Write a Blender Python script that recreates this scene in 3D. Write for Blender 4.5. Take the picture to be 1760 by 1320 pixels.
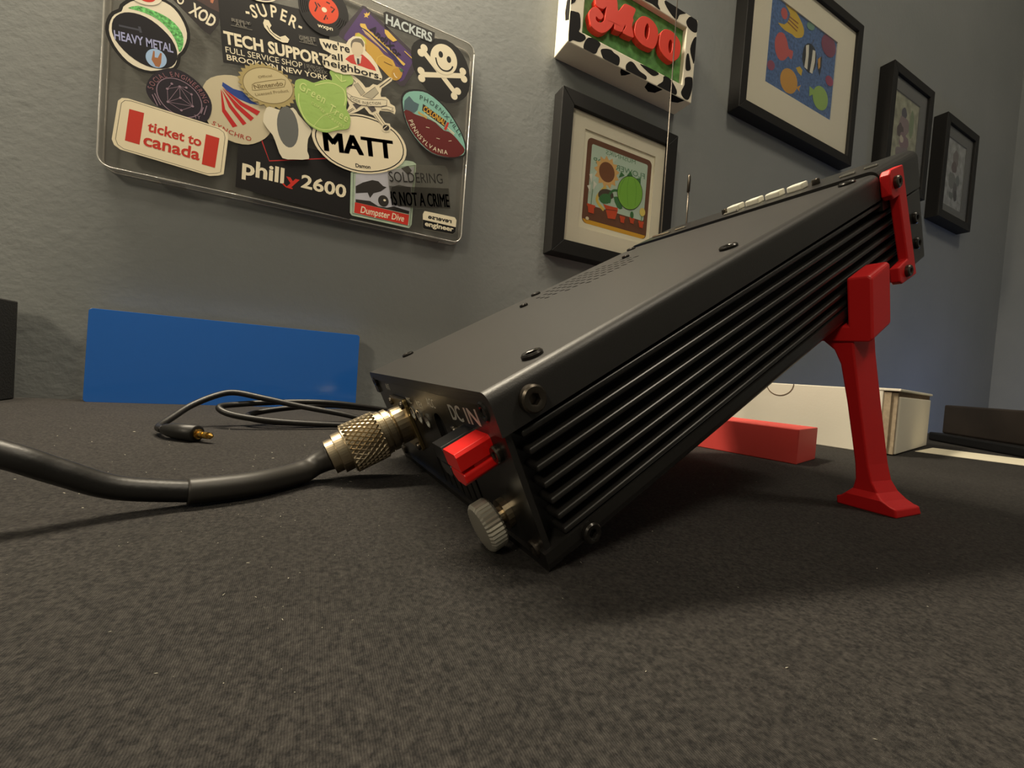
import bpy, bmesh, math, random
from mathutils import Vector, Matrix
from mathutils.geometry import tessellate_polygon

for _o in list(bpy.data.objects):
    bpy.data.objects.remove(_o, do_unlink=True)
scene = bpy.context.scene
COL = scene.collection
random.seed(7)
PI = math.pi
WY = 0.4484            # distance of the back wall
XR = 1.70              # right-hand wall

# ---------------------------------------------------------------- camera
cam_data = bpy.data.cameras.new('camera')
cam = bpy.data.objects.new('camera', cam_data)
COL.objects.link(cam)
cam_data.sensor_width = 36.0
cam_data.lens = 708.5 / 1760.0 * 36.0
cam_data.clip_start = 0.002
_r = Vector((0.89648355, -0.43678578, 0.07440045))
_u = Vector((-0.05538849, 0.05612343, 0.99688629))
_f = Vector((0.43960136, 0.89781309, -0.02612083))
cam.matrix_world = Matrix(((_r.x, _u.x, -_f.x, 0.0), (_r.y, _u.y, -_f.y, 0.0), (_r.z, _u.z, -_f.z, 0.0465), (0, 0, 0, 1)))
scene.camera = cam

# ---------------------------------------------------------------- world, lamps, exposure
scene.view_settings.view_transform = 'Standard'
scene.view_settings.look = 'None'
scene.view_settings.gamma = 1.0
scene.view_settings.use_curve_mapping = False
scene.view_settings.exposure = 0.75
world = bpy.data.worlds.new('world')
scene.world = world
world.use_nodes = True
world.node_tree.nodes['Background'].inputs[0].default_value = (0.55, 0.6, 0.75, 1)
world.node_tree.nodes['Background'].inputs[1].default_value = 0.02

def bulb(name, loc, radius, power, color):
    d = bpy.data.lights.new(name, 'POINT')
    d.shadow_soft_size = radius
    d.energy = power
    d.color = color
    o = bpy.data.objects.new(name, d)
    COL.objects.link(o)
    o.location = loc
    return o
strip = bpy.data.lights.new('strip_key_light', 'AREA')      # unseen key light above the laptop cover, strip shape chosen for even wall falloff
strip.shape = 'RECTANGLE'
strip.size = 0.45
strip.size_y = 0.06
strip.energy = 6.2
strip.color = (1.0, 0.87, 0.66)
strip_o = bpy.data.objects.new('strip_key_light', strip)
COL.objects.link(strip_o)
strip_o.location = (-0.13, 0.385, 0.76)
bulb('ceiling_lamp_light', (0.50, -0.50, 1.60), 0.15, 12.0, (1.0, 0.89, 0.72))
bulb('room_lamp_light', (-0.90, -0.55, 0.75), 0.12, 10.0, (1.0, 0.86, 0.64))
bulb('blue_led_light', (1.22, 0.12, -0.02), 0.06, 0.7, (0.28, 0.45, 1.0))

# ---------------------------------------------------------------- materials
def lin(c):
    out = []
    for v in c:
        v = v / 255.0
        out.append(v / 12.92 if v <= 0.04045 else ((v + 0.055) / 1.055) ** 2.4)
    return (out[0], out[1], out[2], 1.0)
MATS = {}
def mat(name, rgb, rough=0.5, metal=0.0, spec=0.5, bump=0.0, bscale=400.0, var=0.0, vscale=60.0, coat=0.0, trans=0.0, detail=3.0, bdist=0.001):
    if name in MATS:
        return MATS[name]
    m = bpy.data.materials.new(name)
    m.use_nodes = True
    nt = m.node_tree
    b = nt.nodes['Principled BSDF']
    col = lin(rgb)
    b.inputs['Base Color'].default_value = col
    b.inputs['Roughness'].default_value = rough
    b.inputs['Metallic'].default_value = metal
    b.inputs['Specular IOR Level'].default_value = spec
    b.inputs['Coat Weight'].default_value = coat
    b.inputs['Coat Roughness'].default_value = 0.08
    tc = nt.nodes.new('ShaderNodeTexCoord')
    if var > 0:
        n = nt.nodes.new('ShaderNodeTexNoise')
        n.inputs['Scale'].default_value = vscale
        n.inputs['Detail'].default_value = detail
        nt.links.new(tc.outputs['Object'], n.inputs['Vector'])
        r = nt.nodes.new('ShaderNodeValToRGB')
        r.color_ramp.elements[0].position = 0.3
        r.color_ramp.elements[1].position = 0.7
        r.color_ramp.elements[0].color = tuple(max(0, c * (1 - var)) for c in col[:3]) + (1,)
        r.color_ramp.elements[1].color = tuple(min(1, c * (1 + var)) for c in col[:3]) + (1,)
        nt.links.new(n.outputs['Fac'], r.inputs['Fac'])
        nt.links.new(r.outputs['Color'], b.inputs['Base Color'])
    if bump > 0:
        n2 = nt.nodes.new('ShaderNodeTexNoise')
        n2.inputs['Scale'].default_value = bscale
        n2.inputs['Detail'].default_value = detail
        nt.links.new(tc.outputs['Object'], n2.inputs['Vector'])
        bp = nt.nodes.new('ShaderNodeBump')
        bp.inputs['Strength'].default_value = bump
        bp.inputs['Distance'].default_value = bdist
        nt.links.new(n2.outputs['Fac'], bp.inputs['Height'])
        nt.links.new(bp.outputs['Normal'], b.inputs['Normal'])
    MATS[name] = m
    return m

def clear_mat(name, tint, gloss, rough, haze=0.0, haze_rgb=(200, 195, 185)):
    """Clear sheet: lets light straight through, mirrors a little of the room, a trace of surface haze."""
    m = bpy.data.materials.new(name)
    m.use_nodes = True
    nt = m.node_tree
    for n in list(nt.nodes):
        nt.nodes.remove(n)
    out = nt.nodes.new('ShaderNodeOutputMaterial')
    t = nt.nodes.new('ShaderNodeBsdfTransparent')
    t.inputs['Color'].default_value = tint
    g = nt.nodes.new('ShaderNodeBsdfGlossy')
    g.inputs['Roughness'].default_value = rough
    lw = nt.nodes.new('ShaderNodeLayerWeight')
    lw.inputs['Blend'].default_value = 0.5
    pw = nt.nodes.new('ShaderNodeMath'); pw.operation = 'POWER'; pw.inputs[1].default_value = 4.0
    nt.links.new(lw.outputs['Facing'], pw.inputs[0])
    ma = nt.nodes.new('ShaderNodeMath'); ma.operation = 'MULTIPLY_ADD'
    ma.inputs[1].default_value = 0.6; ma.inputs[2].default_value = gloss
    nt.links.new(pw.outputs[0], ma.inputs[0])
    mx = nt.nodes.new('ShaderNodeMixShader')
    nt.links.new(ma.outputs[0], mx.inputs[0])
    nt.links.new(t.outputs[0], mx.inputs[1])
    nt.links.new(g.outputs[0], mx.inputs[2])
    if haze > 0:
        df = nt.nodes.new('ShaderNodeBsdfDiffuse')
        df.inputs['Color'].default_value = lin(haze_rgb)
        m2 = nt.nodes.new('ShaderNodeMixShader')
        m2.inputs[0].default_value = haze
        nt.links.new(mx.outputs[0], m2.inputs[1])
        nt.links.new(df.outputs[0], m2.inputs[2])
        nt.links.new(m2.outputs[0], out.inputs[0])
    else:
        nt.links.new(mx.outputs[0], out.inputs[0])
    MATS[name] = m
    return m

def wall_material():
    m = bpy.data.materials.new('grey_wall_paint')
    m.use_nodes = True
    nt = m.node_tree
    b = nt.nodes['Principled BSDF']
    b.inputs['Roughness'].default_value = 0.55
    b.inputs['Specular IOR Level'].default_value = 0.35
    tc = nt.nodes.new('ShaderNodeTexCoord')
    n = nt.nodes.new('ShaderNodeTexNoise'); n.inputs['Scale'].default_value = 6; n.inputs['Detail'].default_value = 4
    nt.links.new(tc.outputs['Object'], n.inputs['Vector'])
    r = nt.nodes.new('ShaderNodeValToRGB')
    r.color_ramp.elements[0].color = lin((127, 131, 130)); r.color_ramp.elements[0].position = 0.3
    r.color_ramp.elements[1].color = lin((135, 138, 137)); r.color_ramp.elements[1].position = 0.7
    nt.links.new(n.outputs['Fac'], r.inputs['Fac'])
    nt.links.new(r.outputs['Color'], b.inputs['Base Color'])
    a = nt.nodes.new('ShaderNodeTexNoise'); a.inputs['Scale'].default_value = 190; a.inputs['Detail'].default_value = 3; a.inputs['Roughness'].default_value = 0.55
    c = nt.nodes.new('ShaderNodeTexNoise'); c.inputs['Scale'].default_value = 45; c.inputs['Detail'].default_value = 2
    for q in (a, c):
        nt.links.new(tc.outputs['Object'], q.inputs['Vector'])
    ad = nt.nodes.new('ShaderNodeMath'); ad.operation = 'ADD'
    nt.links.new(a.outputs['Fac'], ad.inputs[0]); nt.links.new(c.outputs['Fac'], ad.inputs[1])
    bp = nt.nodes.new('ShaderNodeBump'); bp.inputs['Strength'].default_value = 0.3; bp.inputs['Distance'].default_value = 0.0009
    nt.links.new(ad.outputs[0], bp.inputs['Height'])
    nt.links.new(bp.outputs['Normal'], b.inputs['Normal'])
    MATS['wall'] = m
    return m

def mat_fabric():
    m = bpy.data.materials.new('black_fabric_mat')
    m.use_nodes = True
    nt = m.node_tree
    b = nt.nodes['Principled BSDF']
    b.inputs['Roughness'].default_value = 0.9
    b.inputs['Specular IOR Level'].default_value = 0.25
    b.inputs['Sheen Weight'].default_value = 0.0
    tc = nt.nodes.new('ShaderNodeTexCoord')
    fine = nt.nodes.new('ShaderNodeTexNoise'); fine.inputs['Scale'].default_value = 2400; fine.inputs['Detail'].default_value = 2
    mid = nt.nodes.new('ShaderNodeTexNoise'); mid.inputs['Scale'].default_value = 1100; mid.inputs['Detail'].default_value = 4; mid.inputs['Roughness'].default_value = 0.65
    big = nt.nodes.new('ShaderNodeTexNoise'); big.inputs['Scale'].default_value = 14; big.inputs['Detail'].default_value = 3
    for q in (fine, mid, big):
        nt.links.new(tc.outputs['Object'], q.inputs['Vector'])
    r = nt.nodes.new('ShaderNodeValToRGB')
    r.color_ramp.elements[0].position = 0.35; r.color_ramp.elements[0].color = lin((32, 31, 31))
    r.color_ramp.elements[1].position = 0.72; r.color_ramp.elements[1].color = lin((70, 67, 64))
    nt.links.new(mid.outputs['Fac'], r.inputs['Fac'])
    r2 = nt.nodes.new('ShaderNodeValToRGB')
    r2.color_ramp.elements[0].position = 0.3; r2.color_ramp.elements[0].color = (0.9, 0.9, 0.9, 1)
    r2.color_ramp.elements[1].position = 0.7; r2.color_ramp.elements[1].color = (1.08, 1.08, 1.08, 1)
    nt.links.new(big.outputs['Fac'], r2.inputs['Fac'])
    mx = nt.nodes.new('ShaderNodeMix'); mx.data_type = 'RGBA'; mx.blend_type = 'MULTIPLY'; mx.inputs['Factor'].default_value = 1.0
    nt.links.new(r.outputs['Color'], mx.inputs['A']); nt.links.new(r2.outputs['Color'], mx.inputs['B'])
    nt.links.new(mx.outputs['Result'], b.inputs['Base Color'])
    wv = nt.nodes.new('ShaderNodeTexWave'); wv.inputs['Scale'].default_value = 900; wv.inputs['Distortion'].default_value = 3.0; wv.inputs['Detail'].default_value = 2
    nt.links.new(tc.outputs['Object'], wv.inputs['Vector'])
    ad = nt.nodes.new('ShaderNodeMath'); ad.operation = 'ADD'
    nt.links.new(fine.outputs['Fac'], ad.inputs[0]); nt.links.new(wv.outputs['Fac'], ad.inputs[1])
    ad2 = nt.nodes.new('ShaderNodeMath'); ad2.operation = 'ADD'
    nt.links.new(ad.outputs[0], ad2.inputs[0]); nt.links.new(mid.outputs['Fac'], ad2.inputs[1])
    bp = nt.nodes.new('ShaderNodeBump'); bp.inputs['Strength'].default_value = 0.6; bp.inputs['Distance'].default_value = 0.00025
    nt.links.new(ad2.outputs[0], bp.inputs['Height'])
    nt.links.new(bp.outputs['Normal'], b.inputs['Normal'])
    MATS['fabric'] = m
    return m

wall_material(); mat_fabric()
mat('black_coat', (44, 43, 42), 0.42, bump=0.25, bscale=2600, bdist=0.0002, spec=0.5)
mat('black_coat_smooth', (30, 29, 28), 0.30, spec=0.6, bump=0.1, bscale=1800, bdist=0.0001)
mat('black_fin', (32, 31, 30), 0.32, spec=0.6)
mat('black_void', (6, 6, 6), 0.8)
mat('screw_steel', (92, 86, 78), 0.32, metal=0.9)
mat('screw_black', (48, 46, 44), 0.25, metal=0.6)
mat('nickel', (186, 172, 146), 0.36, metal=1.0)
mat('chrome', (215, 210, 200), 0.12, metal=1.0)
mat('dull_steel', (200, 196, 184), 0.4, metal=0.75)
mat('gold', (214, 172, 92), 0.2, metal=1.0)
mat('brass_plate', (170, 150, 105), 0.35, metal=1.0)
mat('red_print_plastic', (206, 30, 32), 0.42, spec=0.45, bump=0.12, bscale=900, bdist=0.0002)
mat('red_connector', (240, 26, 22), 0.35, spec=0.5)
mat('red_bar_plastic', (238, 84, 78), 0.45, bump=0.1, bscale=900, bdist=0.0002)
mat('black_plastic', (16, 16, 17), 0.3, spec=0.5)
mat('black_rubber', (30, 29, 28), 0.42, spec=0.45, bump=0.08, bscale=700)
mat('heat_shrink', (50, 48, 45), 0.45, spec=0.4, bump=0.15, bscale=250, bdist=0.0005)
mat('blue_gloss', (38, 100, 186), 0.12, spec=0.5, coat=0.6)
mat('white_card', (232, 226, 210), 0.7, bump=0.05, bscale=500)
mat('brown_card', (112, 92, 72), 0.85, var=0.3, vscale=300)
mat('card_core', (168, 152, 128), 0.85, var=0.15, vscale=300)
mat('paper', (235, 228, 205), 0.75)
mat('ink_grey', (105, 100, 90), 0.8)
mat('riser_dark', (48, 42, 38), 0.3, var=0.25, vscale=25)
mat('riser_black', (24, 24, 25), 0.35)
mat('left_black', (26, 26, 26), 0.75, bump=0.3, bscale=700)
mat('desk_wood', (60, 44, 32), 0.5, var=0.3, vscale=12)
mat('floor_wood', (96, 78, 60), 0.5, var=0.2, vscale=8)
mat('ceiling_paint', (200, 198, 190), 0.8)
mat('frame_black', (30, 29, 28), 0.5, spec=0.25, bump=0.05, bscale=120)
mat('mat_board', (226, 218, 198), 0.85)
mat('mat_board_core', (240, 234, 216), 0.85)
mat('mat_grey', (92, 92, 92), 0.85)
mat('white_print', (236, 228, 205), 0.4)
mat('letter_white', (240, 238, 228), 0.35)
mat('key_white', (235, 232, 215), 0.35)
clear_mat('clear_plastic', (0.95, 0.945, 0.93, 1), 0.02, 0.15, 0.04)
clear_mat('clear_edge', (0.90, 0.89, 0.88, 1), 0.10, 0.12, 0.10, (225, 222, 215))
clear_mat('edge_highlight_haze', (0.75, 0.75, 0.73, 1), 0.25, 0.10, 0.45, (240, 238, 230))  # whitish haze paints the highlight on the cover's edges
clear_mat('pane_glass', (0.98, 0.985, 0.98, 1), 0.015, 0.03, 0.0)
clear_mat('smoke_film', (0.50, 0.49, 0.47, 1), 0.03, 0.1, 0.03)
clear_mat('thin_film', (0.86, 0.86, 0.84, 1), 0.03, 0.1, 0.05)
def ink(rgb, rough=0.45):
    return mat('ink_%d_%d_%d' % tuple(rgb), rgb, rough, spec=0.22)

# ---------------------------------------------------------------- mesh helpers
def link_mesh(name, verts, faces, mats, parent=None, fm=None, smooth=False, origin=None):
    """World-space verts -> one mesh object; parent is an Empty / object placed by pure translation."""
    if origin is None:
        if parent is not None:
            origin = parent['_o'] if '_o' in parent else parent.location
        else:
            xs = [v[0] for v in verts]; ys = [v[1] for v in verts]; zs = [v[2] for v in verts]
            origin = ((min(xs) + max(xs)) / 2, (min(ys) + max(ys)) / 2, min(zs))
    ox = Vector(origin)
    me = bpy.data.meshes.new(name)
    me.from_pydata([tuple(Vector(v) - ox) for v in verts], [], faces)
    if not isinstance(mats, (list, tuple)):
        mats = [mats]
    for m in mats:
        me.materials.append(MATS[m] if isinstance(m, str) else m)
    if fm:
        me.polygons.foreach_set('material_index', fm)
    if smooth:
        me.polygons.foreach_set('use_smooth', [True] * len(me.polygons))
    me.update()
    o = bpy.data.objects.new(name, me)
    COL.objects.link(o)
    if parent is not None:
        o.parent = parent
    else:
        o.location = ox
    if parent is not None:
        o['_o'] = tuple(ox)
    return o

def empty(name, loc):
    o = bpy.data.objects.new(name, None)
    o.empty_display_size = 0.01
    COL.objects.link(o)
    o.location = loc
    return o

def tag(o, label=None, cat=None, group=None, kind=None):
    if label: o['label'] = label
    if cat: o['category'] = cat
    if group: o['group'] = group
    if kind: o['kind'] = kind
    return o

class MB:
    """Collects geometry with several materials into one mesh."""
    def __init__(self):
        self.v = []; self.f = []; self.m = []; self.mats = []
    def mi(self, m):
        if m not in self.mats: self.mats.append(m)
        return self.mats.index(m)
    def add(self, verts, faces, m):
        b = len(self.v); k = self.mi(m)
        self.v += [tuple(v) for v in verts]
        for f in faces:
            self.f.append(tuple(i + b for i in f)); self.m.append(k)
        return self
    def build(self, name, parent=None, smooth=False, origin=None):
        return link_mesh(name, self.v, self.f, self.mats, parent, self.m, smooth, origin)

def bm_box(corners, bevel=0.0, segs=1):
    """corners: function (i,j,k in 0/1)->point. Returns verts, faces (optionally bevelled)."""
    bm = bmesh.new()
    vs = {}
    for i in (0, 1):
        for j in (0, 1):
            for k in (0, 1):
                vs[i, j, k] = bm.verts.new(corners(i, j, k))
    q = [[(0,0,0),(0,0,1),(0,1,1),(0,1,0)], [(1,0,0),(1,1,0),(1,1,1),(1,0,1)], [(0,0,0),(1,0,0),(1,0,1),(0,0,1)],
         [(0,1,0),(0,1,1),(1,1,1),(1,1,0)], [(0,0,0),(0,1,0),(1,1,0),(1,0,0)], [(0,0,1),(1,0,1),(1,1,1),(0,1,1)]]
    for f in q:
        bm.faces.new([vs[c] for c in f])
    bmesh.ops.recalc_face_normals(bm, faces=bm.faces)
    if bevel > 0:
        bmesh.ops.bevel(bm, geom=list(bm.edges), offset=bevel, segments=segs, profile=0.5, affect='EDGES', clamp_overlap=True)
    bm.verts.index_update()
    V = [v.co.copy() for v in bm.verts]; F = [[v.index for v in f.verts] for f in bm.faces]
    bm.free()
    return V, F

def box(x0, x1, y0, y1, z0, z1, bevel=0.0, segs=1, yaw=0.0, pivot=None):
    p = Vector(pivot) if pivot else Vector(((x0 + x1) / 2, (y0 + y1) / 2, 0))
    c, s = math.cos(yaw), math.sin(yaw)
    def cn(i, j, k):
        x = (x0, x1)[i] - p.x; y = (y0, y1)[j] - p.y
        return (p.x + c * x - s * y, p.y + s * x + c * y, (z0, z1)[k])
    return bm_box(cn, bevel, segs)

def frame_axes(axis):
    a = Vector(axis).normalized()
    t = Vector((0, 0, 1)) if abs(a.z) < 0.9 else Vector((1, 0, 0))
    u = a.cross(t).normalized()
    return a, u, a.cross(u).normalized()

def lathe(origin, axis, prof, segs=24, hexr=(), wob=None):
    """prof: list of (radius, height along axis). Rings whose index is in hexr are hexagonal. wob(i,theta)->radius factor"""
    a, u, v = frame_axes(axis); o = Vector(origin)
    V = []; F = []
    for i, (r, h) in enumerate(prof):
        for k in range(segs):
            th = 2 * PI * k / segs
            rr = r
            if i in hexr:
                rr = r * math.cos(PI / 6) / math.cos((th % (PI / 3)) - PI / 6)
            if wob: rr *= wob(i, k)
            V.append(o + a * h + u * (rr * math.cos(th)) + v * (rr * math.sin(th)))
    n = len(prof)
    for i in range(n - 1):
        for k in range(segs):
            k2 = (k + 1) % segs
            F.append((i * segs + k, i * segs + k2, (i + 1) * segs + k2, (i + 1) * segs + k))
    F.append(tuple(range(segs - 1, -1, -1)))
    F.append(tuple((n - 1) * segs + k for k in range(segs)))
    return V, F

def spline(pts, n=10):
    P = [Vector(p) for p in pts]
    out = []
    for i in range(len(P) - 1):
        p0 = P[max(0, i - 1)]; p1 = P[i]; p2 = P[i + 1]; p3 = P[min(len(P) - 1, i + 2)]
        for k in range(n):
            t = k / n
            out.append(0.5 * ((2 * p1) + (p2 - p0) * t + (2 * p0 - 5 * p1 + 4 * p2 - p3) * t * t + (3 * p1 - p0 - 3 * p2 + p3) * t ** 3))
    out.append(P[-1])
    return out

def tube(path, r, segs=14):
    """r: number or function(t 0..1)."""
    V = []; F = []
    n = len(path)
    up = Vector((0, 0, 1)); prev = None
    for i, p in enumerate(path):
        d = (path[min(n - 1, i + 1)] - path[max(0, i - 1)]).normalized()
        if prev is None:
            u = d.cross(up); u = u.normalized() if u.length > 1e-4 else Vector((1, 0, 0))
        else:
            u = (prev - d * prev.dot(d)).normalized()
        prev = u
        w = d.cross(u)
        rr = r(i / (n - 1)) if callable(r) else r
        for k in range(segs):
            th = 2 * PI * k / segs
            V.append(p + u * (rr * math.cos(th)) + w * (rr * math.sin(th)))
    for i in range(n - 1):
        for k in range(segs):
            k2 = (k + 1) % segs
            F.append((i * segs + k, i * segs + k2, (i + 1) * segs + k2, (i + 1) * segs + k))
    F.append(tuple(range(segs - 1, -1, -1))); F.append(tuple((n - 1) * segs + k for k in range(segs)))
    return V, F

def area2(P):
    return sum(P[i][0] * P[(i + 1) % len(P)][1] - P[(i + 1) % len(P)][0] * P[i][1] for i in range(len(P)))

def tri(outer, holes=()):
    loops = [[Vector((p[0], p[1], 0)) for p in outer]] + [[Vector((p[0], p[1], 0)) for p in h] for h in holes]
    tris = tessellate_polygon(loops)
    flat = [(p.x, p.y) for l in loops for p in l]
    return flat, [tuple(t) for t in tris]

def plate(outer, holes, fn, h0, h1):
    """Flat plate with holes: outer/holes are 2-D loops, fn(a,b,h)->3-D point."""
    flat, tris = tri(outer, holes)
    n = len(flat)
    V = [fn(a, b, h1) for a, b in flat] + [fn(a, b, h0) for a, b in flat]
    F = []
    for t in tris:
        t = t if area2([flat[i] for i in t]) > 0 else t[::-1]
        F.append(t); F.append(tuple(i + n for i in t[::-1]))
    base = 0
    for L in [outer] + list(holes):
        k = len(L)
        for i in range(k):
            j = (i + 1) % k
            F.append((base + i, base + i + n, base + j + n, base + j))
        base += k
    return V, F

def rrect(x0, x1, y0, y1, r, n=5):
    P = []
    for cx, cy, a0 in ((x1 - r, y1 - r, 0), (x0 + r, y1 - r, 90), (x0 + r, y0 + r, 180), (x1 - r, y0 + r, 270)):
        for k in range(n + 1):
            a = math.radians(a0 + 90 * k / n)
            P.append((cx + r * math.cos(a), cy + r * math.sin(a)))
    return P

def ring(c, a, b=None, n=28):
    """Ellipse from centre and two conjugate radius end points."""
    ax, ay = a[0] - c[0], a[1] - c[1]
    bx, by = (b[0] - c[0], b[1] - c[1]) if b else (-ay, ax)
    return [(c[0] + ax * math.cos(t) + bx * math.sin(t), c[1] + ay * math.cos(t) + by * math.sin(t)) for t in [2 * PI * k / n for k in range(n)]]

def scale_loop(P, s, c=None):
    if c is None:
        c = (sum(p[0] for p in P) / len(P), sum(p[1] for p in P) / len(P))
    return [(c[0] + (p[0] - c[0]) * s, c[1] + (p[1] - c[1]) * s) for p in P]

def smooth_loop(P, n=3):
    k = len(P); out = []
    for i in range(k):
        p0, p1, p2, p3 = [Vector(P[(i + d) % k]) for d in (-1, 0, 1, 2)]
        for j in range(n):
            t = j / n
            q = 0.5 * ((2 * p1) + (p2 - p0) * t + (2 * p0 - 5 * p1 + 4 * p2 - p3) * t * t + (3 * p1 - p0 - 3 * p2 + p3) * t ** 3)
            out.append((q.x, q.y))
    return out

# ---------------------------------------------------------------- lettering
_tc = {}
def glyphs(s, bold=0.0):
    key = (s, bold)
    if key in _tc: return _tc[key]
    c = bpy.data.curves.new('lettering', 'FONT')
    c.body = s; c.size = 1.0; c.resolution_u = 3; c.offset = bold; c.fill_mode = 'FRONT'
    o = bpy.data.objects.new('lettering', c)
    COL.objects.link(o)
    dg = bpy.context.evaluated_depsgraph_get()
    me = o.evaluated_get(dg).to_mesh()
    V = [(v.co.x, v.co.y) for v in me.vertices]
    F = []
    for p in me.polygons:
        f = tuple(p.vertices)
        F.append(f if area2([V[i] for i in f]) > 0 else f[::-1])
    o.evaluated_get(dg).to_mesh_clear()
    bpy.data.objects.remove(o, do_unlink=True)
    bpy.data.curves.remove(c)
    _tc[key] = (V, F)
    return _tc[key]

class Flat:
    """A printed plane: 2-D millimetre coordinates mapped by fn(a, b, h) (h = height off the plane in mm)."""
    def __init__(self, fn, z0=0.0):
        self.fn = fn; self.z = z0; self.mb = MB(); self.step = 0.06
    def layer(self):
        self.z += self.step
    def poly(self, P, m, holes=(), smooth=0):
        self.layer()
        if smooth: P = smooth_loop(P, smooth)
        flat, tris = tri(P, holes)
        F = [t if area2([flat[i] for i in t]) > 0 else t[::-1] for t in tris]
        self.mb.add([self.fn(a, b, self.z) for a, b in flat], F, m)
        return self
    def stroke(self, P, w, m, closed=False, up=True):
        if up: self.layer()
        n = len(P); V = []; F = []
        for i in range(n):
            p0 = Vector(P[(i - 1) % n] if (closed or i > 0) else P[i]); p2 = Vector(P[(i + 1) % n] if (closed or i < n - 1) else P[i])
            d = (p2 - p0); d = d.normalized() if d.length > 1e-6 else Vector((1, 0))
            nn = Vector((-d.y, d.x)) * (w / 2)
            p = Vector(P[i])
            V += [self.fn(p.x + nn.x, p.y + nn.y, self.z), self.fn(p.x - nn.x, p.y - nn.y, self.z)]
        for i in range(n if closed else n - 1):
            j = (i + 1) % n
            F.append((2 * i, 2 * i + 1, 2 * j + 1, 2 * j))
        self.mb.add(V, F, m)
        return self
    def text(self, s, base, m, bold=0.0, kind='cap', mirror=False, shear=0.0, up=True, heavy=0.0):
        """base = [baseline start, baseline end, point at the top of the first capital / small letter]"""
        if up: self.layer()
        V, F = glyphs(s, bold)
        x0 = min(v[0] for v in V); x1 = max(v[0] for v in V)
        ref = {'cap': 0.70, 'x': 0.53, 'asc': 0.74}[kind]
        a, b, t = [Vector(p) for p in base]
        e = (b - a); L = e.length; e = e / L; n = Vector((-e.y, e.x))
        H = abs((t - a).dot(n))
        for ex, ey in ([(0, 0)] if heavy == 0 else [(-heavy, -heavy * .5), (heavy, -heavy * .5), (-heavy, heavy * .5), (heavy, heavy * .5), (0, 0)]):
            out = []
            for vx, vy in V:
                q = (vx - x0) / (x1 - x0)
                if mirror: q = 1 - q
                p = a + e * (q * L + shear * vy / ref * H + ex * H) + n * (vy / ref * H + ey * H)
                out.append(self.fn(p.x, p.y, self.z))
            self.mb.add(out, [f[::-1] for f in F] if mirror else F, m)
        return self
    def path_text(self, s, path, cap, m, bold=0.0, fill=1.0):
        self.layer()
        P = [Vector(p) for p in (smooth_open(path))]
        Ls = [0.0]
        for i in range(1, len(P)): Ls.append(Ls[-1] + (P[i] - P[i - 1]).length)
        ws = []
        for ch in s:
            if ch == ' ': ws.append(0.4); continue
            V, F = glyphs(ch, bold); ws.append(max(v[0] for v in V) - min(v[0] for v in V) + 0.10)
        k = Ls[-1] / sum(ws)
        pos = 0.0
        for ch, w in zip(s, ws):
            if ch != ' ':
                V, F = glyphs(ch, bold)
                x0 = min(v[0] for v in V)
                c = (pos + (w - 0.10) / 2) * k
                i = max(1, next((j for j in range(len(Ls)) if Ls[j] >= c), len(Ls) - 1))
                d = (P[i] - P[i - 1]).normalized(); n = Vector((-d.y, d.x))
                q = P[i - 1] + d * (c - Ls[i - 1])
                half = (w - 0.10) / 2
                out = []
                for vx, vy in V:
                    p = q + d * ((vx - x0 - half) * k * fill) + n * (vy / 0.70 * cap)
                    out.append(self.fn(p.x, p.y, self.z))
                self.mb.add(out, F, m)
            pos += w
        return self

def smooth_open(P):
    return [(p.x, p.y) for p in spline([(a, b, 0) for a, b in P], 6)]

def wall_plane(y_mm):
    return lambda a, b, h: (a / 1000.0, (y_mm - h) / 1000.0, b / 1000.0)

# ================================================================ the setting
def struct(name, V, F, m):
    o = link_mesh(name, V, F, m)
    o['kind'] = 'structure'
    return o
struct('wall_back', *box(-1.6, XR + 0.1, WY, WY + 0.1, -0.74, 1.75), 'wall')
struct('wall_right', *box(XR, XR + 0.1, -1.8, WY, -0.74, 1.75), 'wall')
struct('wall_left', *box(-1.7, -1.6, -1.8, WY, -0.74, 1.75), 'wall')
struct('wall_front', *box(-1.6, XR, -1.9, -1.8, -0.74, 1.75), 'wall')
struct('floor', *box(-1.7, XR + 0.1, -1.9, WY + 0.1, -0.84, -0.74), 'floor_wood')
struct('ceiling', *box(-1.7, XR + 0.1, -1.9, WY + 0.1, 1.75, 1.85), 'ceiling_paint')

# ---------------------------------------------------------------- desk and its mat
desk = tag(empty('desk', (0.0, 0.10, -0.74)), 'wooden desk top under the black fabric mat against the grey wall', 'desk')
link_mesh('desk_top', *box(-0.95, 0.95, -0.30, WY - 0.001, -0.033, -0.0032, 0.001), 'desk_wood', desk)
for sx in (-0.90, 0.84):
    for sy in (-0.26, 0.38):
        link_mesh('leg', *box(sx, sx + 0.06, sy, sy + 0.05, -0.74, -0.033, 0.002), 'desk_wood', desk)
fm = link_mesh('desk_mat', *box(-0.90, 0.90, -0.28, WY - 0.002, -0.0032, 0.0, 0.0008), 'fabric')
tag(fm, 'black woven fabric mat covering the whole desk top', 'desk mat')

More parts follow.
